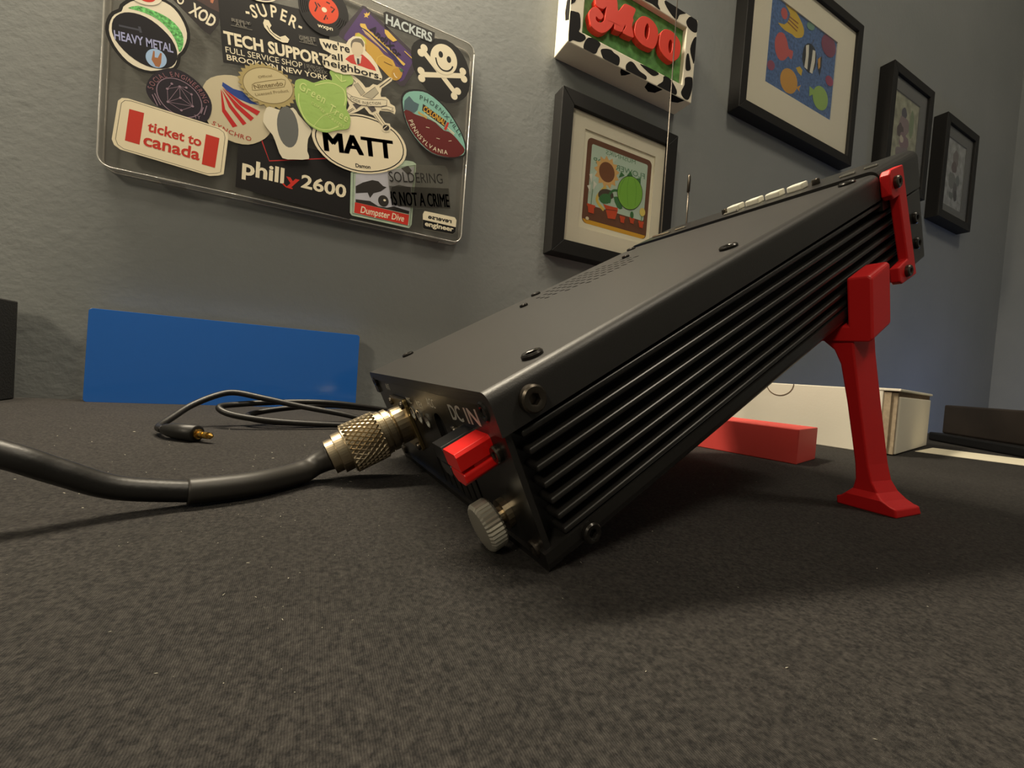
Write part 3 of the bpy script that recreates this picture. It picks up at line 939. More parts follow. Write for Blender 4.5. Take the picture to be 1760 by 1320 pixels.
s = Sticker([(-156.0, 286.9), (-155.3, 294.8), (-152.9, 301.0), (-148.8, 305.3), (-148.0, 309.1), (-144.5, 314.1), (-141.2, 317.3), (-132.6, 323.0), (-124.3, 325.1), (-117.1, 323.9), (-111.8, 320.0), (-107.1, 313.1), (-104.5, 305.2), (-104.9, 296.8), (-107.5, 288.5), (-109.9, 284.8), (-110.4, 279.2), (-112.7, 272.9), (-119.1, 268.7), (-127.4, 264.2), (-135.7, 263.6), (-143.3, 266.4), (-149.6, 272.5), (-153.8, 279.3)], WHT, 'thread spool sticker with dark oval face', 2)
p = s.p
p.stroke(scale_loop(s.outline, 0.968), 2.2, BLK, True)
p.poly([(-143.6, 308.5), (-137.7, 312.9), (-130.8, 313.4), (-122.3, 312.7), (-115.0, 309.7), (-109.7, 303.9), (-108.3, 297.3), (-109.1, 290.6), (-110.8, 288.1), (-112.5, 293.7), (-116.1, 300.3), (-122.0, 305.8), (-129.2, 308.8), (-137.5, 309.1)], 'holo_green', smooth=2)
p.poly([(-152.5, 289.2), (-151.8, 296.4), (-148.0, 302.3), (-142.8, 305.6), (-136.1, 306.7), (-129.1, 305.4), (-121.9, 301.4), (-115.9, 295.9), (-112.3, 288.4), (-112.0, 281.3), (-115.0, 274.7), (-120.6, 270.6), (-127.6, 269.0), (-134.6, 269.8), (-141.6, 273.1), (-147.8, 278.4), (-151.3, 283.8)], ink((24, 22, 30)), smooth=2)
p.stroke([(-148.4, 293.1), (-136.3, 294.8)], 1.4, ink((70, 72, 84))); p.stroke([(-136.4, 297.4), (-135.2, 293.1)], 1.6, ink((70, 72, 84)))
p.text('HEAVY METAL', [(-150.6, 281.9), (-114.4, 285.9), (-151.0, 288.4)], ink((168, 172, 215)), 0.02)
p.poly(ring(*[(-125.0, 277.1), (-118.4, 277.5), (-125.1, 269.8)]), ink((165, 195, 232)))
p.poly([(-127.9, 275.1), (-127.1, 282.4), (-126.2, 282.3), (-126.0, 277.6), (-124.1, 277.9), (-122.7, 282.4), (-121.7, 282.4), (-121.8, 274.8), (-122.8, 271.0), (-125.2, 270.8)], ink((165, 110, 72)))
s.done()
s = Sticker(ring(*[(-133.2, 322.3), (-123.4, 324.2), (-133.3, 315.6)]), WHT, 'white round sticker cut off by the top of the picture')
s.p.poly(ring(*[(-133.3, 323.2), (-127.0, 323.8), (-133.3, 317.9)]), RED); s.done()
s = Sticker([(-117.1, 327.6), (-83.4, 342.9), (-85.7, 320.6), (-91.0, 309.9), (-95.1, 311.1)], ink((44, 40, 42)), 'dark rectangular sticker set at a slant with blocky white letters')
p = s.p
p.poly([(-103.6, 333.7), (-84.0, 342.7), (-85.1, 330.7), (-92.2, 331.4), (-98.3, 333.2)], ink((78, 60, 58)))
p.poly([(-92.3, 338.9), (-89.4, 340.2), (-90.3, 335.9), (-91.9, 336.1)], ink((190, 120, 90)))
p.text('XOD', [(-106.2, 321.7), (-89.5, 316.5), (-101.3, 330.3)], WHT, 0.03)
p.text('O', [(-114.4, 326.2), (-110.0, 325.4), (-111.6, 332.3)], WHT, 0.03); s.done()
s = Sticker([(-87.0, 342.4), (-64.2, 352.9), (-3.0, 363.7), (1.1, 305.2), (-81.0, 291.1)], ink((30, 29, 30)), 'large black sticker with cream lettering and a telephone handset')
p = s.p
CRM = ink((238, 228, 200))
p.path_text('-SUPER-', [(-66.8, 335.7), (-59.6, 337.6), (-53.4, 341.2), (-47.0, 343.5), (-39.0, 343.6), (-32.2, 341.7), (-23.1, 340.7)], 10.0, CRM, 0.02, 0.85)
p.text('TECH SUPPORT', [(-80.9, 307.2), (-0.8, 319.1), (-82.8, 316.7)], CRM, 0.035)
p.text('FULL SERVICE SHOP', [(-79.5, 300.0), (-21.8, 309.1), (-80.0, 304.8)], CRM, 0.0)
p.text('BROOKLYN NEW YORK', [(-78.4, 294.3), (-0.1, 306.0), (-79.3, 298.6)], CRM, 0.012)
p.stroke([(-20.6, 313.7), (-20.0, 309.4)], 0.35, GRY)
p.text('SEVEN DAYS', [(-18.7, 311.0), (-4.5, 313.7), (-18.9, 313.8)], GRY); p.text('A WEEK', [(-17.5, 308.0), (-0.8, 311.4), (-17.8, 310.8)], GRY)
for q in ([(-77.4, 330.0), (-62.5, 331.8), (-63.1, 329.4), (-77.0, 327.3)], [(-26.8, 337.3), (-12.2, 340.3), (-12.3, 336.4), (-25.9, 333.5)]):
    p.poly(q, ink((62, 60, 58)))
p.text('REPLY', [(-76.5, 327.0), (-63.1, 329.4), (-76.9, 329.7)], GRY); p.text('ALL', [(-73.8, 324.6), (-65.7, 326.4), (-74.1, 327.4)], GRY)
p.text('GIMLET', [(-25.5, 332.7), (-12.3, 336.3), (-26.0, 336.5)], GRY); p.text('MEDIA', [(-21.9, 331.5), (-13.9, 333.3), (-22.2, 333.9)], GRY)
p.stroke([(-77.1, 323.7), (-61.6, 326.2)], 0.35, GRY); p.stroke([(-25.7, 331.2), (-11.4, 333.5)], 0.35, GRY)
p.poly([(-53.3, 338.9), (-50.1, 339.4), (-47.8, 335.9), (-48.9, 333.0), (-46.2, 330.5), (-40.8, 329.0), (-36.9, 331.9), (-33.6, 329.8), (-34.6, 326.3), (-38.7, 325.0), (-44.1, 325.8), (-48.8, 328.6), (-52.9, 332.2), (-54.1, 335.4)], CRM)
p.stroke([(-51.2, 334.4), (-48.6, 330.4), (-44.2, 328.1), (-40.2, 327.2)], 0.6, BLK)
s.done()
s = Sticker(ring(*[(-55.5, 357.9), (-44.9, 361.1), (-55.3, 352.8)]), WHT, 'white rimmed oval sticker at the top of the picture')
s.p.poly(ring(*[(-55.6, 358.3), (-46.6, 360.9), (-55.3, 354.0)]), ink((70, 52, 84))); s.done()
s = Sticker(ring(*[(-7.5, 367.4), (13.7, 369.6), (-5.2, 344.9)], n=40), ink((26, 25, 26)), 'record shaped sticker with orange centre label')
p = s.p
for k in (0.66, 0.74, 0.82, 0.90):
    R_ = ring(*[(-7.5, 367.4), (13.7, 369.6), (-5.2, 344.9)], n=60)
    R_ = scale_loop(R_, k)
    for a0 in (2, 26):
        p.stroke(R_[a0:a0 + 7], 0.35, ink((190, 184, 168)), up=False)
p.poly(ring(*[(-7.5, 367.4), (4.9, 369.3), (-6.6, 355.4)], n=36), ink((226, 78, 44)))
p.poly(ring(*[(-7.2, 367.4), (-5.0, 367.7), (-7.0, 365.2)], n=16), CRM)
for q in ([(-15.1, 370.9), (-13.2, 367.5), (-14.7, 362.6)], [(-13.0, 370.8), (-10.6, 368.7)], [(-7.0, 358.4), (-5.3, 363.5), (-4.1, 360.2)], [(-5.9, 375.1), (-2.9, 374.8)], [(-2.2, 372.4), (1.3, 371.8), (-1.0, 367.6)]):
    p.stroke(q, 1.2, ink((60, 30, 24)), up=False)
p.text('wxpn', [(-11.8, 350.2), (1.0, 351.9), (-12.1, 352.8)], CRM, 0.02, 'x'); s.done()
s = Sticker([(25.1, 385.9), (28.1, 386.0), (82.0, 358.6), (81.5, 353.1), (69.1, 326.7), (65.3, 324.6), (6.0, 349.5), (7.1, 354.3)], ink((64, 56, 66)), 'purple slanted sticker with gold lettering')
p = s.p
p.poly([(26.2, 383.8), (76.7, 357.1), (67.5, 331.6), (64.4, 328.8), (10.6, 348.7), (11.3, 352.4)], ink((84, 60, 112)))
GLD = ink((206, 164, 70)); YLW = ink((226, 190, 92))
p.poly([(26.5, 379.2), (28.3, 379.4), (29.0, 381.3), (30.0, 380.2), (32.0, 382.9), (31.6, 379.6), (29.9, 377.9), (30.9, 376.5), (29.0, 376.8), (27.0, 375.4), (27.8, 377.6)], YLW)
p.poly([(24.1, 368.6), (28.5, 370.0), (30.6, 366.4), (46.4, 359.8), (58.3, 352.4), (68.1, 347.5), (66.6, 345.3), (46.9, 352.6), (29.1, 360.8), (23.9, 366.7)], YLW)
p.poly([(22.8, 365.6), (32.6, 362.3), (46.8, 353.9), (62.1, 343.9), (66.6, 344.5), (57.7, 351.6), (42.7, 358.9), (29.4, 365.0)], ink((52, 42, 92)))
p.stroke([(25.9, 363.8), (35.3, 359.0), (46.2, 353.3)], 0.5, ink((160, 150, 190)))
p.poly([(19.9, 355.1), (23.2, 359.5), (33.0, 356.2), (41.8, 352.8), (47.1, 348.6), (56.1, 346.4), (59.0, 341.7), (64.2, 341.8), (65.8, 336.6), (63.0, 330.3), (58.0, 327.8), (52.1, 330.1), (41.6, 336.9), (34.0, 340.2), (28.6, 349.3)], GLD, smooth=2)
p.poly([(20.2, 354.9), (23.2, 359.2), (29.4, 356.5), (30.9, 351.5), (27.2, 351.9)], ink((196, 196, 80)))
p.stroke([(40.9, 337.9), (41.2, 343.1), (45.9, 347.5), (53.6, 346.7), (57.7, 341.9)], 0.6, YLW); p.stroke([(47.6, 341.8), (51.4, 341.3), (55.8, 341.1)], 0.7, ink((120, 84, 40)))
p.poly(ring(*[(60.4, 334.8), (65.5, 336.4), (60.5, 329.0)], n=20), ink((196, 150, 62))); p.stroke([(57.5, 334.7), (59.0, 332.0), (61.0, 331.2)], 0.9, CRM)
p.poly([(61.6, 341.4), (65.5, 341.6), (66.9, 340.2), (64.4, 338.0)], ink((70, 110, 80)))
p.poly([(46.2, 372.4), (49.4, 372.5), (58.7, 366.8), (55.0, 364.0), (49.8, 365.7), (46.8, 368.8)], YLW)
p.text('And!Xor', [(32.1, 366.3), (61.3, 350.7), (36.4, 371.9)], ink((30, 24, 40)), 0.02)
p.stroke([(66.3, 359.5), (76.5, 354.4)], 1.0, YLW); s.done()
s = Sticker([(72.9, 366.1), (78.3, 375.4), (88.9, 382.2), (95.0, 383.8), (107.4, 387.4), (120.6, 384.3), (130.7, 374.6), (135.8, 360.3), (135.6, 345.1), (129.7, 334.2), (118.3, 326.4), (105.5, 324.4), (91.3, 330.2), (80.8, 339.6), (74.5, 352.6)], ink((30, 29, 28)), 'black oval sticker with smiling face over crossed bones', 2)
p = s.p
def bone(a, b, knobs):
    p.stroke([a, b], 5.0, CRM)
    for k in knobs: p.poly(ring(k, (k[0] + 3.7, k[1]), None, 16), CRM)
q = [(84.4, 367.2), (122.1, 337.1), (85.4, 370.2), (82.7, 364.4), (123.5, 340.7), (120.1, 334.3)]
bone(q[0], q[1], q[2:])
q = [(84.2, 343.2), (129.8, 359.0), (83.9, 346.7), (85.0, 339.7), (127.5, 362.8), (129.4, 355.6)]
bone(q[0], q[1], q[2:])
p.poly(ring(*[(106.5, 367.0), (120.7, 369.5), (108.0, 352.0)], n=36), CRM)
p.poly(ring(*[(102.8, 370.7), (105.2, 371.2), (103.2, 367.5)], n=16), BLK); p.poly(ring(*[(111.7, 369.0), (114.1, 369.5), (112.1, 365.7)], n=16), BLK)
p.stroke(smooth_open([(97.8, 365.6), (100.2, 359.6), (105.2, 356.1), (110.9, 356.8), (114.6, 359.9), (116.4, 363.8)]), 1.5, BLK); s.done()
s = Sticker([(44.0, 387.2), (47.0, 389.6), (95.2, 389.6), (95.2, 383.6), (92.8, 378.4), (46.2, 376.2)], ink((40, 38, 38)), 'narrow black sticker with silver capitals by the upper edge')
s.p.text('HACKERS', [(46.9, 378.2), (92.8, 379.2), (45.8, 386.9)], ink((196, 205, 205)), 0.03); s.done()
s = Sticker([(66.0, 310.5), (67.3, 318.0), (72.3, 323.4), (81.6, 327.3), (91.4, 328.5), (104.3, 324.0), (116.5, 315.8), (128.0, 303.4), (134.8, 293.0), (137.8, 283.7), (136.7, 277.0), (132.9, 274.0), (125.1, 270.1), (113.5, 267.4), (100.7, 267.4), (87.8, 273.2), (76.1, 284.0), (69.3, 296.3)], ink((36, 32, 32)), 'oval town sticker with teal sky and maroon hills', 2)
p = s.p
p.poly(scale_loop(s.outline, 0.95), ink((138, 192, 178)))
p.poly([(69.2, 302.1), (69.5, 311.7), (73.8, 317.8), (78.9, 313.8), (84.1, 313.2), (83.0, 306.9), (79.7, 302.7), (73.6, 303.1)], ink((84, 108, 116)))
p.poly([(69.6, 301.1), (74.8, 303.5), (79.7, 302.2), (84.6, 302.0), (93.2, 301.9), (102.1, 300.6), (111.5, 295.6), (116.6, 296.0), (123.4, 293.2), (130.5, 287.8), (135.7, 282.8), (132.7, 276.5), (125.0, 271.7), (113.4, 269.1), (100.6, 269.2), (88.3, 275.4), (76.6, 286.2)], ink((104, 34, 34)), smooth=2)
p.poly([(88.0, 314.9), (113.6, 305.9), (111.8, 299.4), (87.6, 308.2)], ink((58, 34, 26)))
p.text('COLONIAL', [(88.2, 308.4), (111.6, 300.8), (88.9, 314.2)], ink((228, 176, 62)), 0.02)
for k in (0, 14, 28):
    q = [(83.7, 305.9), (93.1, 303.1)]
    p.stroke([(q[0][0], q[0][1] - k * .06), (q[1][0], q[1][1] - k * .06)], 0.5, ink((228, 176, 62)), up=False)
p.stroke([(89.9, 305.6), (100.8, 302.0), (110.6, 298.8)], 0.5, CRM)
p.poly([(114.4, 305.2), (116.6, 305.2), (114.0, 296.4), (111.3, 297.0)], ink((196, 60, 48)))
p.stroke([(115.0, 299.9), (123.2, 295.6)], 0.9, CRM); p.stroke([(116.5, 297.8), (122.7, 294.2)], 0.6, CRM)
for q in ([(92.6, 292.9), (96.3, 293.2)], [(104.2, 285.3), (107.7, 285.5)], [(117.3, 286.3), (120.5, 287.6)]):
    p.stroke(q, 0.5, CRM, up=False)
p.path_text('PHOENIXVILLE', [(84.1, 318.3), (93.4, 317.5), (103.7, 314.0), (113.1, 308.2), (121.5, 301.6), (129.8, 293.7)], 4.4, ink((44, 60, 60)), 0.0, 0.85)
p.path_text('PENNSYLVANIA', [(74.6, 293.9), (78.5, 287.6), (86.1, 279.6), (95.8, 273.7), (106.8, 271.3), (118.4, 272.2)], 4.4, CRM, 0.0, 0.85); s.done()
s = Sticker([(-0.0, 298.2), (63.0, 321.1), (62.9, 321.3), (-0.0, 298.3)] if False else [(-67.1, 237.8), (28.1, 241.0), (25.8, 183.4), (-67.3, 189.7)], ink((26, 24, 25)), 'long black sticker with white digits and one red letter')
p = s.p
p.stroke([(-53.1, 249.7), (-49.6, 233.9), (-43.4, 218.9), (1.7, 234.2), (14.3, 255.4)], 0.9, ink((190, 50, 50)))
p.text('phill', [(-63.2, 202.4), (-31.2, 202.4), (-62.0, 212.3)], CRM, 0.03, 'x')
p.text('y', [(-29.8, 202.7), (-18.9, 202.4), (-29.2, 209.7)], ink((206, 52, 40)), 0.03, 'x'); p.stroke([(-32.1, 202.1), (-29.2, 199.8), (-24.0, 199.5)], 1.2, ink((206, 52, 40)))
p.text('2600', [(-17.5, 202.8), (21.0, 202.4), (-16.2, 214.3)], CRM, 0.025); s.done()
s = Sticker([(-93.4, 266.5), (-88.7, 274.7), (-79.5, 280.5), (-70.0, 282.7), (-60.9, 281.3), (-52.1, 273.8), (-46.5, 265.0), (-42.5, 254.5), (-43.3, 245.4), (-47.7, 237.1), (-55.8, 230.1), (-64.0, 227.1), (-74.7, 227.7), (-84.5, 233.1), (-91.1, 241.2), (-94.3, 254.1)], ink((205, 194, 164)), 'cream round sticker with blue and red striped sail', 2)
p = s.p
p.poly([(-80.4, 274.2), (-72.7, 271.4), (-66.2, 271.5), (-59.3, 265.9), (-53.3, 264.6), (-60.0, 263.1), (-68.3, 264.2), (-76.6, 267.7), (-80.7, 270.9)], ink((44, 72, 148)))
for q in ([(-81.5, 268.0), (-79.7, 249.8), (-71.6, 239.0), (-68.3, 241.2), (-77.6, 252.4), (-80.4, 265.6)], [(-80.9, 268.2), (-75.2, 255.1), (-64.4, 243.2), (-61.9, 245.7), (-72.8, 256.9)], [(-80.6, 269.3), (-70.4, 256.6), (-58.9, 248.7), (-56.7, 252.0), (-68.1, 259.3)], [(-80.3, 269.8), (-67.1, 259.6), (-54.5, 255.0), (-52.4, 259.1), (-65.3, 262.2)]):
    p.poly(q, ink((192, 40, 40)))
p.path_text('SYNCHRO', [(-86.6, 236.9), (-79.0, 234.3), (-70.0, 232.4), (-62.6, 231.7), (-56.8, 231.9)], 3.6, ink((176, 64, 50)), 0.01, 0.9); s.done()
s = Sticker([(-130.0, 250.4), (-128.6, 258.0), (-124.0, 265.9), (-116.3, 271.9), (-108.3, 272.8), (-100.0, 269.6), (-92.9, 263.9), (-87.9, 256.3), (-86.8, 249.2), (-88.4, 241.2), (-92.4, 236.2), (-98.5, 235.1), (-107.5, 235.8), (-117.8, 238.2), (-123.6, 240.2), (-128.1, 244.9)], ink((38, 33, 44)), 'dark round sticker with a fine network drawing', 2)
p = s.p
LAV = ink((150, 126, 142))
p.stroke(ring(*[(-108.5, 250.9), (-93.8, 251.0), (-106.4, 236.6)], n=40), 0.6, LAV, True)
net = [(-108.9, 259.9), (-116.7, 255.2), (-115.9, 245.1), (-107.0, 241.4), (-99.7, 247.1), (-100.9, 256.4), (-108.1, 251.0), (-114.0, 260.2), (-104.5, 260.6)]
for a, b in ((0, 1), (1, 2), (2, 3), (3, 4), (4, 5), (5, 0), (0, 6), (2, 6), (4, 6), (0, 2), (0, 4), (2, 4), (1, 7), (0, 8)):
    p.stroke([net[a], net[b]], 0.3, LAV, up=False)
p.layer()
for n_ in net: p.poly(ring(n_, (n_[0] + 0.9, n_[1]), None, 8), LAV)
p.path_text('SOCIAL ENGINEERING', [(-125.5, 251.0), (-124.3, 255.6), (-119.5, 262.4), (-112.1, 266.4), (-105.1, 265.8), (-98.5, 262.0), (-94.1, 256.5), (-91.9, 251.7)], 3.7, ink((150, 104, 112)), 0.0, 0.85)
for q in ([(-125.9, 247.4), (-122.2, 239.8)], [(-124.5, 248.8), (-120.4, 240.9)], [(-92.6, 248.7), (-93.9, 243.1)], [(-90.3, 250.8), (-91.9, 242.8)]):
    p.stroke(q, 0.6, LAV, up=False)
p.text('TY', [(-98.2, 237.8), (-94.0, 238.2), (-97.8, 240.8)], LAV); s.done()
s = Sticker([(-146.2, 235.3), (-144.1, 238.2), (-140.3, 239.1), (-79.1, 235.9), (-75.4, 233.7), (-74.3, 229.6), (-76.1, 198.0), (-79.6, 195.9), (-85.8, 193.8), (-143.4, 198.5), (-147.2, 200.9), (-148.8, 204.9)], ink((238, 226, 194)), 'white slanted rectangular sticker with two red bars', 0)
p = s.p
p.stroke(scale_loop(s.outline, 0.94), 0.35, ink((90, 84, 74)), True)
for q in ([(-139.3, 231.3), (-130.2, 231.2), (-132.1, 205.7), (-141.0, 206.3)], [(-89.8, 227.5), (-80.4, 227.0), (-82.4, 201.5), (-91.6, 202.0)]): p.poly(q, RED)
p.text('ticket to', [(-127.8, 218.1), (-92.7, 216.3), (-127.8, 224.0)], RED, 0.025, 'x'); p.text('canada', [(-130.0, 206.3), (-93.3, 204.7), (-130.0, 213.5)], RED, 0.025, 'x'); s.done()
cx, rx, bx = [(-47.5, 282.7), (-24.6, 285.2), (-45.0, 264.1)]
star = []
for k in range(56):
    t = 2 * PI * k / 56; f_ = 1.0 if k % 2 else 0.89
    star.append((cx[0] + f_ * ((rx[0] - cx[0]) * math.cos(t) + (bx[0] - cx[0]) * math.sin(t)), cx[1] + f_ * ((rx[1] - cx[1]) * math.cos(t) + (bx[1] - cx[1]) * math.sin(t))))
mat('gold_foil', (190, 172, 118), 0.35, metal=0.35)
s = Sticker(star, 'gold_foil', 'gold foil seal sticker with saw-tooth edge')
p = s.p
DGD = ink((128, 112, 76)); PGD = mat('gold_pale', (208, 194, 150), 0.4, metal=0.25)
p.poly(ring(*[(-47.2, 283.1), (-28.4, 287.0), (-45.3, 268.4)], n=40), 'gold_pale'); p.stroke(ring(*[(-47.2, 283.1), (-28.4, 287.0), (-45.3, 268.4)], n=40), 0.5, DGD, True)
p.stroke(smooth_loop([(-59.1, 278.1), (-57.3, 281.7), (-37.6, 292.3), (-34.6, 291.3), (-35.3, 287.2), (-37.2, 285.5), (-57.0, 275.5), (-58.9, 275.9)], 2), 0.45, DGD, True)
p.text('Nintendo', [(-57.2, 276.5), (-35.8, 287.6), (-57.7, 280.1)], DGD, 0.02); p.text('Official', [(-54.9, 286.7), (-44.8, 291.8), (-55.1, 288.7)], DGD, 0.0); p.text('Licensed Product', [(-56.1, 271.0), (-31.6, 283.5), (-56.4, 273.4)], DGD, 0.0)
s.done()
s = Sticker([(-49.8, 250.8), (-47.7, 263.8), (-43.1, 265.4), (-36.2, 265.4), (-27.4, 270.8), (-22.8, 266.0), (-16.8, 260.9), (-11.4, 255.4), (-13.9, 247.4), (-14.0, 236.1), (-12.2, 229.4), (-24.2, 225.5), (-33.3, 224.0), (-38.0, 232.8), (-41.9, 241.8)], ink((228, 220, 196)), 'blank white die-cut sticker below the gold seal', 2)
s.p.poly(ring(*[(-30.6, 252.4), (-22.1, 252.8), (-29.0, 234.8)], n=24), ink((106, 108, 106))); s.done()
s = Sticker([(24.0, 227.3), (28.2, 230.1), (74.6, 253.3), (81.7, 254.2), (85.0, 252.7), (85.3, 246.1), (84.6, 191.0), (82.1, 186.8), (27.5, 186.9), (25.5, 188.9)], 'holo_teal', 'pearly rectangular sticker with an animal drawing and red banner')
p = s.p
p.poly([(28.4, 226.6), (83.3, 249.4), (81.9, 202.2), (29.1, 201.2)], 'holo_blue'); p.stroke([(26.4, 227.4), (83.8, 251.1), (82.8, 189.0), (28.0, 188.9)], 0.5, BLK, True)
p.poly([(29.1, 215.5), (35.3, 220.6), (43.9, 225.3), (49.5, 225.6), (54.3, 222.2), (57.8, 221.9), (52.4, 216.4), (45.8, 212.9), (42.8, 207.5), (40.3, 212.1), (29.5, 208.8)], INK)
p.poly([(29.8, 203.1), (43.0, 204.7), (51.1, 201.4), (59.1, 202.1), (65.9, 205.0), (81.5, 203.9), (81.1, 200.8), (30.0, 200.3)], INK)
p.poly([(62.4, 223.1), (69.1, 227.3), (81.1, 228.0), (83.6, 209.2), (70.5, 206.1), (61.9, 212.3)], ink((60, 56, 60))); p.poly([(70.4, 244.3), (77.3, 248.7), (81.2, 244.9), (77.9, 239.2)], INK)
p.poly(ring(*[(55.5, 207.8), (60.6, 207.8), (55.4, 202.2)], n=18), INK); p.poly(ring(*[(56.6, 208.8), (57.9, 208.8), (56.5, 207.7)], n=10), CRM)
p.poly([(29.4, 200.2), (81.4, 200.0), (80.8, 189.4), (29.2, 190.1)], ink((206, 56, 44))); p.text('Dumpster Dive', [(34.9, 191.5), (76.5, 192.1), (35.6, 197.9)], CRM, 0.015, shear=0.12); s.done()
s = Sticker([(-11.1, 254.1), (-8.1, 262.7), (0.5, 271.0), (12.5, 278.3), (25.0, 283.1), (38.0, 284.6), (51.6, 283.3), (63.4, 279.0), (70.9, 271.9), (74.5, 263.4), (73.4, 253.5), (66.8, 244.5), (56.8, 237.0), (43.5, 231.2), (30.4, 228.5), (17.5, 228.9), (4.8, 232.5), (-4.8, 239.6), (-9.7, 246.9)], ink((238, 226, 196)), 'white oval sticker with heavy black capitals', 2)
p = s.p
p.stroke(scale_loop(s.outline, 0.93), 1.0, BLK, True)
p.text('MATT', [(0.9, 241.1), (62.3, 251.3), (-1.6, 258.0)], ink((30, 27, 30)), 0.0, heavy=0.06); p.text('Damon', [(28.0, 233.3), (41.6, 235.5), (27.8, 236.7)], ink((30, 27, 30)), 0.03); s.done()
s = Sticker([(16.3, 317.1), (20.1, 317.9), (26.4, 315.1), (29.3, 313.2), (32.3, 310.2), (35.6, 312.0), (38.8, 316.1), (42.8, 316.4), (53.2, 328.0), (56.2, 328.3), (56.1, 325.5), (47.0, 315.0), (46.2, 309.3), (46.9, 306.6), (51.0, 308.0), (54.6, 306.3), (56.0, 303.2), (60.3, 302.2), (61.5, 298.3), (60.8, 294.5), (56.5, 295.5), (46.6, 293.3), (45.7, 290.0), (52.6, 283.2), (56.7, 284.0), (58.1, 280.2), (56.6, 276.1), (52.6, 274.1), (48.9, 276.0), (48.0, 280.6), (41.2, 286.7), (37.2, 287.1), (32.3, 291.4), (27.0, 286.0), (22.8, 282.8), (18.5, 280.2), (15.9, 278.2), (16.2, 281.2), (19.1, 288.6), (16.6, 293.5), (14.0, 301.2), (15.4, 304.1), (20.2, 307.5), (21.5, 312.1)], ink((238, 226, 196)), 'white die-cut sticker of crossed syringes with a banner')
p = s.p
SYR = ink((186, 178, 156))
for q in ([(21.7, 309.0), (25.0, 312.2), (32.2, 305.3), (28.9, 301.2)], [(30.0, 301.2), (40.8, 313.9), (44.4, 309.7), (38.7, 301.7)]): p.poly(q, SYR); p.stroke(q, 0.35, INK, True)
for q in ([(21.6, 290.9), (28.7, 294.7), (30.6, 293.6), (25.3, 287.2)], [(35.1, 292.8), (41.2, 295.5), (43.3, 292.2), (39.5, 289.1)]): p.poly(q, ink((84, 78, 76)))
for q in ([(17.0, 316.8), (23.2, 311.8)], [(44.9, 315.3), (55.1, 327.5)]): p.stroke(q, 0.6, INK)
for q in ([(41.8, 288.1), (49.8, 279.9)], [(43.6, 289.9), (51.8, 281.5)], [(22.5, 287.5), (16.4, 280.9)], [(23.6, 286.9), (17.1, 280.0)]): p.stroke(q, 0.4, INK, up=False)
p.poly(ring(*[(53.4, 279.0), (56.5, 279.7), (53.5, 276.2)], n=18), INK); p.stroke([(51.2, 277.1), (54.5, 281.2)], 0.6, CRM)
ban = [(16.0, 299.6), (20.7, 297.9), (28.5, 298.2), (37.5, 300.3), (47.7, 304.4), (52.6, 305.3), (52.4, 300.1), (47.0, 297.3), (36.7, 294.1), (27.8, 292.3), (21.0, 293.2), (16.7, 295.9)]
p.poly(ban, ink((232, 222, 194))); p.stroke(ban, 0.4, INK, True)
p.poly([(48.4, 297.5), (53.0, 299.7), (59.2, 300.0), (57.6, 298.2), (59.8, 296.6), (53.5, 296.8), (47.7, 294.9)], ink((232, 222, 194))); p.stroke([(48.4, 297.5), (53.0, 299.7), (59.2, 300.0), (57.6, 298.2), (59.8, 296.6), (53.5, 296.8), (47.7, 294.9)], 0.35, INK, True)
p.path_text('CODE INJECTION', [(18.8, 295.5), (23.2, 294.2), (28.8, 294.1), (36.6, 295.5), (47.7, 299.4)], 2.5, INK, 0.0, 0.9); s.done()
mat('green_sticker', (160, 196, 98), 0.45, bump=0.1, bscale=200)
GLN = ink((208, 226, 144))
s = Sticker([(-27.1, 289.4), (-26.5, 295.0), (-21.8, 298.3), (-17.0, 298.5), (-12.0, 298.2), (-6.3, 302.5), (-0.4, 305.7), (2.6, 305.8), (2.4, 309.0), (0.2, 312.5), (3.1, 315.8), (10.3, 316.4), (17.6, 316.9), (21.0, 313.7), (20.2, 308.9), (15.2, 303.8), (16.9, 293.2), (16.3, 285.2), (19.8, 279.7), (20.7, 274.3), (19.5, 267.2), (14.4, 264.4), (7.3, 261.0), (1.3, 257.5), (-5.7, 256.9), (-13.9, 259.7), (-19.0, 264.5), (-23.3, 271.6), (-25.5, 277.2), (-26.8, 283.2)], 'green_sticker', 'lime green die-cut sticker shaped like a round fruit with a leaf', 2)
p = s.p
p.stroke(smooth_open([(-23.5, 284.3), (-23.0, 276.0), (-19.1, 266.6), (-13.0, 261.1), (-4.8, 258.8), (3.2, 260.8), (11.1, 266.7)]), 0.9, GLN); p.stroke(smooth_open([(-11.0, 296.4), (-1.2, 302.2), (6.9, 303.5), (13.3, 300.8), (15.3, 293.8), (14.6, 286.8)]), 0.9, GLN)
p.stroke(smooth_open([(-9.9, 259.9), (-3.5, 270.7), (4.3, 276.7), (10.3, 279.8)]), 0.5, GLN); p.stroke([(5.3, 312.3), (10.8, 307.7), (14.8, 310.3)], 1.0, GLN); p.stroke([(10.4, 314.2), (10.8, 307.7)], 0.8, GLN)
p.path_text('Green', [(-24.2, 288.4), (-15.3, 286.2), (-1.6, 282.3)], 7.6, GLN, 0.01, 0.9); p.path_text('COFFEE ROASTERS', [(-13.5, 279.3), (-6.9, 276.7), (0.4, 272.6), (8.9, 268.2), (15.9, 266.0)], 2.4, GLN, 0.01, 0.9); p.path_text('Tree', [(0.7, 277.6), (7.5, 275.5), (18.7, 272.0)], 7.6, GLN, 0.01, 0.9); s.done()
